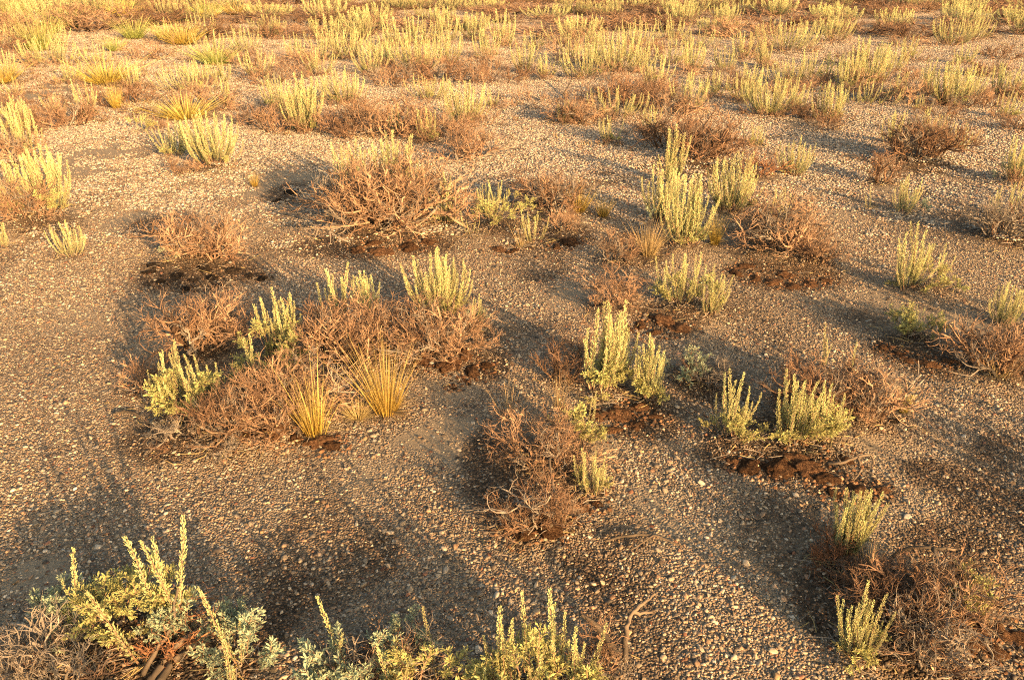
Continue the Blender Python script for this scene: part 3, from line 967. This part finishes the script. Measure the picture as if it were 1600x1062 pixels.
a = pm.attributes.new("size", 'FLOAT_VECTOR', 'POINT')
a.data.foreach_set("vector", (rad[:, None] * np.stack([rng.uniform(.95, 1.5, npb), rng.uniform(.75, 1.1, npb), rng.uniform(.35, .72, npb)], 1)).astype(np.float32).ravel())
a = pm.attributes.new("which", 'INT', 'POINT')
a.data.foreach_set("value", rng.integers(0, 4, npb).astype(np.int32))
gravel = link("gravel", pm)
gravel["kind"] = "stuff"
ng = bpy.data.node_groups.new("gravel_scatter", 'GeometryNodeTree')
ng.interface.new_socket("Geometry", in_out='INPUT', socket_type='NodeSocketGeometry')
ng.interface.new_socket("Geometry", in_out='OUTPUT', socket_type='NodeSocketGeometry')
gi, go = ng.nodes.new("NodeGroupInput"), ng.nodes.new("NodeGroupOutput")
iop = ng.nodes.new("GeometryNodeInstanceOnPoints")
iop.inputs["Pick Instance"].default_value = True
g2i = ng.nodes.new("GeometryNodeGeometryToInstance")
for k in range(4):
    ico = ng.nodes.new("GeometryNodeMeshIcoSphere")
    ico.inputs["Radius"].default_value = 1.0
    ico.inputs["Subdivisions"].default_value = 2
    sp = ng.nodes.new("GeometryNodeSetPosition")
    nz = ng.nodes.new("ShaderNodeTexNoise")
    nz.noise_dimensions = '4D'
    nz.inputs["W"].default_value = 3.7 * k + 1
    nz.inputs["Scale"].default_value = 1.1
    nz.inputs["Detail"].default_value = 3.0
    sub = ng.nodes.new("ShaderNodeVectorMath")
    sub.operation = 'SUBTRACT'
    sub.inputs[1].default_value = (.5, .5, .5)
    scl = ng.nodes.new("ShaderNodeVectorMath")
    scl.operation = 'SCALE'
    scl.inputs["Scale"].default_value = 1.6
    sm = ng.nodes.new("GeometryNodeSetShadeSmooth")
    ma = ng.nodes.new("GeometryNodeSetMaterial")
    ma.inputs["Material"].default_value = M['pebble']
    L = ng.links
    L.new(nz.outputs["Color"], sub.inputs[0])
    L.new(sub.outputs[0], scl.inputs[0])
    L.new(scl.outputs[0], sp.inputs["Offset"])
    L.new(ico.outputs["Mesh"], sp.inputs["Geometry"])
    L.new(sp.outputs[0], sm.inputs[0])
    L.new(sm.outputs[0], ma.inputs["Geometry"])
    L.new(ma.outputs[0], g2i.inputs[0])


def named(nm, ty):
    x = ng.nodes.new("GeometryNodeInputNamedAttribute")
    x.data_type = ty
    x.inputs["Name"].default_value = nm
    return x.outputs["Attribute"]


ng.links.new(gi.outputs[0], iop.inputs["Points"])
ng.links.new(g2i.outputs[0], iop.inputs["Instance"])
ng.links.new(named("which", 'INT'), iop.inputs["Instance Index"])
e2r = ng.nodes.new("FunctionNodeEulerToRotation")
ng.links.new(named("turn", 'FLOAT_VECTOR'), e2r.inputs[0])
ng.links.new(e2r.outputs[0], iop.inputs["Rotation"])
ng.links.new(named("size", 'FLOAT_VECTOR'), iop.inputs["Scale"])
ng.links.new(iop.outputs[0], go.inputs[0])
md = gravel.modifiers.new("scatter", 'NODES')
md.node_group = ng


# farther out the same gravel in hand-sized patches of stones
def patch_mesh(seed):
    r = np.random.default_rng(seed)
    t = (1 + 5 ** .5) / 2
    iv = np.array([(-1, t, 0), (1, t, 0), (-1, -t, 0), (1, -t, 0), (0, -1, t), (0, 1, t), (0, -1, -t), (0, 1, -t), (t, 0, -1), (t, 0, 1), (-t, 0, -1), (-t, 0, 1)], float)
    iv /= np.linalg.norm(iv[0])
    fc = [(0, 11, 5), (0, 5, 1), (0, 1, 7), (0, 7, 10), (0, 10, 11), (1, 5, 9), (5, 11, 4), (11, 10, 2), (10, 7, 6), (7, 1, 8), (3, 9, 4), (3, 4, 2), (3, 2, 6), (3, 6, 8), (3, 8, 9), (4, 9, 5), (2, 4, 11), (6, 2, 10), (8, 6, 7), (9, 8, 1)]
    vs_, fs_, cs_ = [], [], []
    for q in range(90):
        a, d = r.uniform(0, 6.283), .085 * math.sqrt(r.random())
        rr = float(np.clip(r.lognormal(math.log(.0062), .35), .003, .015))
        R3 = np.array(Matrix.Rotation(r.uniform(0, 6.283), 3, 'Z') @ Matrix.Rotation(r.normal(0, .35), 3, 'X'))
        p = (iv * (1 + r.normal(0, .12, (12, 1)))) * np.array([r.uniform(.95, 1.5), r.uniform(.75, 1.1), r.uniform(.4, .8)]) * rr @ R3.T + np.array([math.cos(a) * d, math.sin(a) * d, rr * r.uniform(-.2, .3)])
        k0 = len(vs_)
        vs_ += [tuple(x) for x in p]
        fs_ += [tuple(i + k0 for i in f) for f in fc]
        c = PAL[r.choice(len(PAL), p=pw / pw.sum())] * float(np.clip(r.lognormal(-.1, .42), .3, 1.6))
        cs_ += [(*c, 1)] * 12
    me = bpy.data.meshes.new("gravel_patch")
    me.from_pydata(vs_, [], fs_)
    at_ = me.attributes.new("tint", 'FLOAT_COLOR', 'POINT')
    at_.data.foreach_set("color", np.array(cs_, np.float32).ravel())
    me.polygons.foreach_set("use_smooth", [True] * len(me.polygons))
    me.materials.append(M['pebble_patch'])
    return me


M['pebble_patch'] = M['pebble'].copy()
for x in M['pebble_patch'].node_tree.nodes:
    if x.type == 'ATTRIBUTE':
        x.attribute_type = 'GEOMETRY'
qx, qy = [], []
y = 4.6
while y < 30:
    step = .088 * (1 + .5 * max(0, (y - 10) / 20))
    half = .25 + .70 * math.hypot(y, CAM_H) + .5
    xx = np.arange(-half, half, step)
    dens = min(1, (y - 4.4) / 2.6)
    kk = rng.random(len(xx)) < dens
    qx.append((xx + rng.uniform(-.5, .5, len(xx)) * step)[kk])
    qy.append((y + rng.uniform(-.5, .5, len(xx)) * step)[kk])
    y += step
qx, qy = np.concatenate(qx), np.concatenate(qy)
qc, qs = masks(qx, qy)
kk = rng.random(len(qx)) < (1 - .85 * qs) * (1 - .35 * qc)
qx, qy = qx[kk], qy[kk]
fm = bpy.data.meshes.new("distant_gravel")
fm.vertices.add(len(qx))
fm.vertices.foreach_set("co", np.stack([qx, qy, height(qx, qy)], 1).astype(np.float32).ravel())
a = fm.attributes.new("turn", 'FLOAT', 'POINT')
a.data.foreach_set("value", rng.uniform(0, 6.283, len(qx)).astype(np.float32))
dg_ = link("distant_gravel", fm)
dg_["kind"] = "stuff"
PATCH = [bpy.data.objects.new("gravel_patch", patch_mesh(900 + q)) for q in range(5)]
ng2 = bpy.data.node_groups.new("patch_scatter", 'GeometryNodeTree')
ng2.interface.new_socket("Geometry", in_out='INPUT', socket_type='NodeSocketGeometry')
ng2.interface.new_socket("Geometry", in_out='OUTPUT', socket_type='NodeSocketGeometry')
gi, go = ng2.nodes.new("NodeGroupInput"), ng2.nodes.new("NodeGroupOutput")
iop = ng2.nodes.new("GeometryNodeInstanceOnPoints")
iop.inputs["Pick Instance"].default_value = True
g2 = ng2.nodes.new("GeometryNodeGeometryToInstance")
for po in PATCH:
    oi_ = ng2.nodes.new("GeometryNodeObjectInfo")
    oi_.inputs["Object"].default_value = po
    ng2.links.new(oi_.outputs["Geometry"], g2.inputs[0])
rv = ng2.nodes.new("FunctionNodeRandomValue")
rv.data_type = 'INT'
rv.inputs["Min"].default_value = 0
rv.inputs["Max"].default_value = len(PATCH) - 1
na = ng2.nodes.new("GeometryNodeInputNamedAttribute")
na.data_type = 'FLOAT'
na.inputs["Name"].default_value = "turn"
cx = ng2.nodes.new("ShaderNodeCombineXYZ")
ng2.links.new(na.outputs["Attribute"], cx.inputs[2])
e2 = ng2.nodes.new("FunctionNodeEulerToRotation")
ng2.links.new(cx.outputs[0], e2.inputs[0])
ng2.links.new(gi.outputs[0], iop.inputs["Points"])
ng2.links.new(g2.outputs[0], iop.inputs["Instance"])
ng2.links.new(rv.outputs[2], iop.inputs["Instance Index"])
ng2.links.new(e2.outputs[0], iop.inputs["Rotation"])
ng2.links.new(iop.outputs[0], go.inputs[0])
dg_.modifiers.new("scatter", 'NODES').node_group = ng2


# ------------------------------------------------------------------ build the near plants
def build(label, parts, cat, name, group):
    fx, fy = foot(parts)
    org = ground(fx, fy)
    root = link(name, None, None, org)
    tag(root, label, cat, group)
    for p in parts:
        k, px, py, w, h, n = p[:6]
        c = p[6] if len(p) > 6 else None
        if k == "T":
            put_branches(root, org, px, py, w, h, n, c or 'twig')
        elif k == "S":
            put_spikes(root, org, px, py, w, h, n)
        elif k == "F":
            put_sprigs(root, org, px, py, w, h, n, c or 'leaf')
    return root


for pl in PLANTS:
    build(*pl)

GRASS = [  # foot x, foot y, width, height, colour, thin, label
    (604, 648, 96, 125, 'grass', False, "brightest yellow grass tuft, tall and dense, beside bare sand"),
    (497, 682, 90, 150, 'grass', True, "thin tall straw grass with long loose stems beside the bright tuft"),
    (490, 684, 64, 90, 'grass', False, "golden grass clump at the foot of the brown twig tangle"),
    (1012, 402, 56, 62, 'straw', False, "tan dry grass at the foot of the tallest sagebrush"),
    (1116, 386, 34, 62, 'grass', False, "short yellow grass wedged behind the tallest sagebrush"),
    (905, 338, 46, 52, 'grass', False, "yellow-brown grass tuft next to the brown twiggy dome"),
    (942, 342, 34, 40, 'grass', False, "small yellow-brown grass tuft farther from the brown twiggy dome"),
    (815, 385, 40, 54, 'straw', True, "wispy dry grass below the low leafy sagebrush"),
    (1411, 642, 30, 52, 'grass', False, "small yellow-green grass tuft alone on shaded stones"),
    (795, 662, 60, 74, 'straw', True, "bent dry grass stems at the edge of the dark soil"),
    (872, 640, 40, 70, 'straw', True, "few leaning straw stems in front of shaded dark twigs"),
    (1350, 925, 26, 100, 'straw', True, "thin upright stalks in the wide dead thicket"),
    (398, 290, 22, 28, 'grass', False, "little pale grass wisp at the edge of the shaded sand"),
    (560, 655, 60, 34, 'straw', False, "flattened straw litter clump between the two yellow tufts"),
    (1560, 590, 70, 46, 'straw', True, "drooping dry grass below the leaning sagebrush"),
]
for px, py, w, h, c, thin, label in GRASS:
    o = put_grass(None, np.zeros(3), px, py, w, h, c, thin)
    tag(o, label, "grass tuft", "bunch grass tufts between the shrubs")

TENS = {2: "twenty", 3: "thirty", 4: "forty", 5: "fifty", 6: "sixty"}
UNITS = ["first", "second", "third", "fourth", "fifth", "sixth", "seventh", "eighth", "ninth", "tenth", "eleventh", "twelfth", "thirteenth", "fourteenth", "fifteenth", "sixteenth", "seventeenth", "eighteenth", "nineteenth"]
ORD = [UNITS[i] if i < 19 else (TENS[(i + 1) // 10][:-1] + "ieth" if (i + 1) % 10 == 0 else TENS[(i + 1) // 10] + "-" + UNITS[i % 10]) for i in range(69)]
ORD += [f"seventy-{u}" for u in UNITS[:9]]
# ------------------------------------------------------------------ moss cushions
mcount = {}
for px, py, w, where in sorted(MOSS):
    mi = mcount[where] = mcount.get(where, 0) + 1
    p = ground(px, py)
    r = w * px_size(py) * .40
    o = link("moss_cushion", random.choice(DARK_LUMPS if where in (10, 12, 13) else LUMPS), None, (p[0], p[1], p[2] - r * .08), (0, 0, random.random() * 6.28), (r, r * random.uniform(.6, .95), r * random.uniform(.4, .65)))
    tag(o, UNITS[mi - 1] + (" black" if where in (10, 12, 13) else "") + " moss lump from the left " + MOSS_AT[where], "moss", "moss lumps " + MOSS_AT[where])


cb = Geo()
random.seed(63)
_t = (1 + 5 ** .5) / 2
OCT = np.array([(1, 0, 0), (0, 1, 0), (-1, 0, 0), (0, -1, 0), (0, 0, 1), (.7, .7, .5), (-.7, .7, .5), (-.7, -.7, .5), (.7, -.7, .5)], float)
OCF = [(0, 5, 8), (5, 1, 6), (6, 2, 7), (7, 3, 8), (4, 8, 5), (4, 5, 6), (4, 6, 7), (4, 7, 8), (0, 1, 5), (1, 2, 6), (2, 3, 7), (3, 0, 8)]
for px, py, w, where in MOSS:
    p, r = at(px, py), w * px_size(py) * .5
    for q in range(34):
        a, d = random.random() * 6.283, r * random.uniform(.3, 1.0) ** .7 * 1.9
        rr = random.uniform(.003, .011) * (1.2 - .3 * d / r)
        x, y = p[0] + math.cos(a) * d, p[1] + math.sin(a) * d
        k0 = len(cb.v)
        jit = 1 + rng.normal(0, .2, (9, 1))
        cb.v += list(OCT * jit * np.array([rr, rr * random.uniform(.7, 1), rr * random.uniform(.5, .9)]) + np.array([x, y, 0]))
        cb.f += [tuple(i + k0 for i in f) for f in OCF]
        cb.m += [1 if where in (10, 12, 13) or random.random() < .3 else 0] * len(OCF)
CV = np.array(cb.v).reshape(-1, 9, 3)
CV[:, :, 2] += height(CV[:, 0, 0], CV[:, 0, 1])[:, None] + .001
cb.v = list(CV.reshape(-1, 3))
co_ = link("soil_crumbs", cb.mesh("soil_crumbs", ("moss", "moss_dark")))
co_["kind"] = "stuff"


# ------------------------------------------------------------------ dead wood
def stick(label, pts, r0, r1, name="dead_branch", extra=()):
    """pts: (px, py, height above ground in m)"""
    g = Geo()
    P = []
    for px, py, z in pts:
        q = ground(px, py)
        q[2] += z
        P.append(q)
    org = P[0].copy()

    def fine(path):
        out = []
        for i in range(len(path) - 1):
            p0, p1, p2, p3 = path[max(i - 1, 0)], path[i], path[i + 1], path[min(i + 2, len(path) - 1)]
            for t in (0, .25, .5, .75):
                out.append(.5 * (2 * p1 + (p2 - p0) * t + (2 * p0 - 5 * p1 + 4 * p2 - p3) * t * t + (3 * p1 - p0 - 3 * p2 + p3) * t ** 3) + rng.normal(0, r0 * .16, 3))
        return out + [path[-1]]
    path = fine([p - org for p in P])
    r0, r1 = r0 * .75, r1 * .75
    g.tube(path, [r0 + (r1 - r0) * i / (len(path) - 1) * 1.0 + r0 * .12 * random.uniform(-1, 1) for i in range(len(path))], 7, 0, True)
    for ex, a0, a1 in extra:
        Q = []
        for px, py, z in ex:
            q = ground(px, py)
            q[2] += z
            Q.append(q - org)
        pf = fine(Q)
        g.tube(pf, [a0 + (a1 - a0) * i / (len(pf) - 1) for i in range(len(pf))], 5, 0, True)
    o = link(name, g.mesh(name, ("wood",), True), None, org)
    return tag(o, label, "dead wood")


stick("thick split weathered log lying at the foot of the yellow leafy sagebrush", [(236, 1085, .015), (262, 1056, .03), (288, 1034, .04), (322, 1014, .045)], .017, .007, "dead_log",
      [([(250, 1085, .02), (280, 1052, .03), (305, 1034, .035), (330, 1022, .03)], .011, .004), ([(228, 1075, .03), (255, 1048, .05), (272, 1035, .06), (285, 1010, .09), (297, 985, .13)], .007, .003)])
stick("curved forked stump branch beside the broad yellow sagebrush", [(975, 1050, .02), (975, 1020, .05), (985, 1000, .08), (1005, 985, .09), (1018, 978, .10)], .011, .004, "dead_branch",
      [([(960, 1045, .02), (945, 1030, .05), (925, 1018, .08), (905, 1012, .1)], .012, .004), ([(985, 1000, .08), (1000, 995, .07), (1016, 990, .06)], .006, .003)])
stick("pale bent root arching down from the rust-brown twig mat", [(852, 848, .0), (864, 835, .03), (866, 815, .07), (860, 795, .11), (857, 778, .14)], .008, .005, "dead_root")
stick("long grey stick lying flat on the gravel", [(945, 855, .012), (985, 848, .015), (1020, 848, .014), (1045, 856, .012), (1065, 864, .01)], .006, .003, "dead_stick",
      [([(1020, 848, .014), (1000, 860, .012), (985, 868, .008)], .003, .002)])
stick("gnarled bleached branch on the soil by the largest moss cushion", [(1290, 735, .02), (1310, 742, .04), (1335, 736, .05), (1356, 732, .05), (1362, 738, .03)], .008, .004, "dead_branch",
      [([(1335, 736, .05), (1342, 748, .03), (1332, 758, .01)], .005, .002), ([(1310, 742, .04), (1300, 728, .06), (1312, 715, .09)], .004, .002)])
stick("short grey stick on shaded soil by the grey skeleton of twigs", [(178, 652, .012), (195, 648, .016), (212, 650, .014), (222, 656, .01)], .007, .004, "dead_stick")
stick("twisted dead root hanging in front of the orange-brown tangle", [(402, 700, .0), (396, 686, .03), (400, 668, .06), (410, 655, .09)], .006, .003, "dead_root")
stick("pale looping root under the arching dead shrub", [(640, 560, .02), (656, 548, .06), (672, 552, .07), (690, 545, .08), (705, 530, .1)], .006, .003, "dead_root")
stick("pale twig curling up by the far brown shrub patch", [(880, 150, .02), (893, 138, .12), (890, 122, .2), (897, 116, .22)], .012, .006, "dead_branch")
stick("weathered branch propped across the wide dead thicket", [(1372, 912, .03), (1400, 905, .09), (1440, 915, .12), (1478, 905, .1)], .009, .004, "dead_branch",
      [([(1440, 915, .12), (1452, 940, .08), (1450, 975, .04)], .006, .004)])
stick("dry straw stalk lying across sunlit gravel below the sand patch", [(540, 784, .012), (565, 774, .016), (598, 766, .014)], .0022, .001, "straw_stalk")

# ------------------------------------------------------------------ litter of broken twigs round the shrubs
lit = Geo()
random.seed(77)
near_rows = [r for r in ROWS if r[1] < 9]
for i in range(5200):
    bx, by, br = random.choice(near_rows)
    a, q = random.random() * 6.283, random.random() ** .5 * 1.5
    x, y = bx + math.cos(a) * q * br, by + math.sin(a) * q * br
    a2, ln = random.random() * 6.283, random.uniform(.012, .07)
    z = float(height(x, y)) if i % 3 == 0 else None
    z = .0 if z is None else z
    d = np.array([math.cos(a2), math.sin(a2), random.gauss(.05, .22)]) * ln
    o = np.array([x, y, 0.0])
    lit.tube([o, o + d * .5 + rng.normal(0, .003, 3), o + d], [.0016, .0014, .0007], 3, 0 if random.random() < .6 else 1)
LV = np.array(lit.v).reshape(-1, 9, 3)
hz = height(LV[:, 0, 0], LV[:, 0, 1])
LV[:, :, 2] += hz[:, None] + .009
lit.v = list(LV.reshape(-1, 3))
lo = link("twig_litter", lit.mesh("twig_litter", ("twig_grey", "straw")))
lo["kind"] = "stuff"

# ------------------------------------------------------------------ middle distance and far plants
random.seed(21)
far_list = list(FAR)
rows = [(188, 120), (158, 92), (125, 78), (96, 66), (72, 54), (52, 52), (40, 46), (29, 42), (19, 38), (10, 36), (2, 36), (-8, 40), (-18, 44)]
for y0, step in rows:
    x = -30 + random.uniform(0, step)
    while x < 1640:
        s = (min(y0, 75) + 90) / 142
        yy = y0 + random.uniform(-5, 5)
        if not any(abs(f[1] - x) < 22 and abs(f[2] - yy) < 8 for f in FAR):
            k = "S" if random.random() < .58 else "T"
            if y0 > 60:
                k = random.choice("TSS")
            if x < 420 and random.random() < (.3 if y0 < 60 else .2):
                k = "G"
            w = random.uniform(48, 120) * s
            h = (random.uniform(28, 48) if k != "T" else random.uniform(20, 34)) * s
            far_list.append((k, x, yy, w, h, 14))
        x += step * random.uniform(.8, 1.7) * (1 + .5 * (y0 > 20))


def far_sage_mesh(seed):
    """A whole small sagebrush, 1 wide and 1 high: spikes, a leafy foot and some dead twigs."""
    random.seed(seed)
    g = Geo()
    for i in range(34):
        a = random.random() * 6.283
        q = math.sqrt(random.random())
        h = random.uniform(.6, 1) * (1 - .2 * q)
        b = min((0, .14, .32), key=lambda z: abs(z - .5 * q * .7 / h))
        sg = spike_geo(b, seed * 31 + i)
        st = random.getstate()
        random.seed(seed * 97 + i)
        tip = .5 * q
        base = max(.05, tip - b * h)
        mx = Matrix.Translation((math.cos(a) * base, math.sin(a) * base, 0)) @ Matrix.Rotation(a, 4, 'Z') @ Matrix.Rotation(random.gauss(0, .1), 4, 'Y') @ Matrix.Diagonal((h * 1.15, h * 1.15, h, 1))
        sg.v = sg.v
        g.add(sg, mx)
        random.setstate(st)
    for i in range(8):                            # dead lower twigs
        a = i * 2.4
        q = math.sqrt((i + .5) / 8)
        mx = Matrix.Translation((math.cos(a) * q * .3, math.sin(a) * q * .3, 0)) @ Matrix.Rotation(a, 4, 'Z') @ Matrix.Rotation(.6 * q, 4, 'Y') @ Matrix.Diagonal((.6, .6, random.uniform(.4, .6), 1))
        b = Geo()
        src = BRANCHES[(seed + i) % len(BRANCHES)]
        b.v, b.f, b.m = src.v, src.f, [1] * len(src.m)
        g.add(b, mx)
    return g.mesh("sagebrush", ("spike", "twig"))


def far_twig_mesh(seed):
    random.seed(seed)
    g = Geo()
    for i in range(16):
        a = i * 2.4
        q = math.sqrt((i + .5) / 16)
        mx = Matrix.Translation((math.cos(a) * q * .24, math.sin(a) * q * .24, 0)) @ Matrix.Rotation(a, 4, 'Z') @ Matrix.Rotation(.55 * q, 4, 'Y') @ Matrix.Diagonal((.8, .8, random.uniform(.7, 1), 1))
        g.add(BRANCHES[(seed + i) % len(BRANCHES)], mx)
    return g


FAR_S = [far_sage_mesh(700 + k) for k in range(7)]
ft = [far_twig_mesh(800 + k) for k in range(4)]
FAR_T = [f.mesh("twiggy_shrub", (c,)) for f in ft for c in ("twig", "twig_dark")]
random.seed(33)


def band(py):
    for lim, nm in ((-12, "in the line hidden beyond the top edge"), (-3, "with its foot above the top edge"), (6, "along the very top edge"), (15, "just under the top edge"),
                    (26, "in the second row from the top"), (36, "in the third row from the top"), (47, "in the fourth row from the top"), (62, "in the fifth row from the top"),
                    (90, "in the sixth row from the top"), (120, "in the seventh row from the top"), (155, "in the eighth row from the top"),
                    (185, "in the band above the candelabra sagebrush"), (999, "level with the candelabra sagebrush")):
        if py < lim:
            return nm


KIND = {"S": ("sagebrush", "sagebrush", "pale spiky sagebrush"), "T": ("twiggy_shrub", "dead shrub", "brown twiggy shrub"), "G": ("grass_tuft", "grass tuft", "yellow grass tuft")}
count = {}
for k, px, py, w, h, n in sorted(far_list, key=lambda f: f[1]):
    name, cat, words = KIND[k]
    b = band(py)
    i = count[(k, b)] = count.get((k, b), 0) + 1
    label = f"{words}, {ORD[i - 1]} from the left {b}"
    group = f"{cat} clumps of the distance"
    if py > 60 and k in "ST":
        c = None if k == "S" else random.choice(("twig", "twig", "twig_dark"))
        build(label, [(k, px, py, w, h, n) + ((c,) if c else ())] + ([("F", px, py, w * .7, h * .4, 6), ("T", px + w * random.uniform(-.3, .3), py + 3, w * 1.1, h * .5, 8)] if k == "S" else []), cat, name, group)
    elif k == "G":
        o = put_grass(None, np.zeros(3), px, py, w, h, random.choice(("grass", "green_grass")))
        tag(o, label, cat, group)
    else:
        P = ground(px, py)
        wm, hm = w * px_size(py), tall(py, h)
        o = link(name, random.choice(FAR_S if k == "S" else FAR_T), None, P, (0, 0, random.random() * 6.28), (wm, wm, hm))
        tag(o, label, cat, group)

# ------------------------------------------------------------------ low dry undergrowth between the distant shrubs
ug = Geo()
random.seed(91)
for i in range(3600):
    if i % 3 == 0:
        f = random.choice(far_list)
        px, py = f[1] + random.gauss(0, f[3] * .7), f[2] + random.gauss(0, 4)
    elif i % 3 == 1:
        px, py = random.uniform(-40, 520) * random.random() ** .4, random.uniform(0, 190)
    else:
        px, py = random.uniform(-40, 1640), random.uniform(-14, 150) * random.random()
    if py < -30:
        continue
    c = at(px, py)
    sz = random.uniform(.03, .09)
    gold = random.random() < .35
    for b in range(11):
        a = random.random() * 6.283
        d = np.array([math.cos(a) * random.uniform(.2, .9), math.sin(a) * random.uniform(.2, .9), random.uniform(.5, 1)]) * sz * random.uniform(.5, 1)
        o = np.array([c[0] + random.gauss(0, .03), c[1] + random.gauss(0, .03), 0])
        sd_ = np.array([-math.sin(a), math.cos(a), 0]) * .0035
        k0 = len(ug.v)
        m_ = o + d * .5 + np.array([random.gauss(0, .006), random.gauss(0, .006), 0])
        ug.v += [o - sd_, o + sd_, m_ + sd_ * .8, m_ - sd_ * .8, o + d]
        ug.f += [(k0, k0 + 1, k0 + 2, k0 + 3), (k0 + 3, k0 + 2, k0 + 4)]
        ug.m += [1 if gold else 0] * 2
UV = np.array(ug.v).reshape(-1, 5, 3)
UV[:, :, 2] += height(UV[:, 0, 0], UV[:, 0, 1])[:, None]
ug.v = list(UV.reshape(-1, 3))
uo = link("dry_undergrowth", ug.mesh("dry_undergrowth", ("twig", "straw")))
uo["kind"] = "stuff"

# ------------------------------------------------------------------ shrubs beside the view, whose long shadows cross it
SIDE = [(-1.15, .35, .75, .48, "below the grey skeleton twigs at the lower corner"), (-.7, .28, .75, .46, "below the shaded grey-green sagebrush"), (-.28, .3, .75, .48, "below the yellow leafy sagebrush with long spikes"),
        (.12, .25, .6, .34, "below the spindly sagebrush with two lone spikes"), (.5, .3, .6, .40, "below the grey-green cushion sagebrush"), (.92, .35, .5, .34, "below the broad bright yellow sagebrush"), (2.35, 1.4, .7, .5, "past the wide dead thicket"),
        (3.0, 2.3, .9, .5, "past the dark soil at the lower corner"), (4.2, 4.1, .9, .55, "past the sagebrush over the orange fringe"), (5.3, 5.2, .8, .5, "past the dim shrub in deep shade"), (6.4, 6.8, .8, .45, "past the sagebrush with the grey side")]
for i, (x, y, w, h, where) in enumerate(SIDE):
    o = link("sagebrush", FAR_S[i % len(FAR_S)], None, (x, y, float(height(x, y))), (0, 0, i * 1.3), (w, w, h))
    tag(o, "sagebrush just outside the picture " + where, "sagebrush", "sagebrush beside the view")
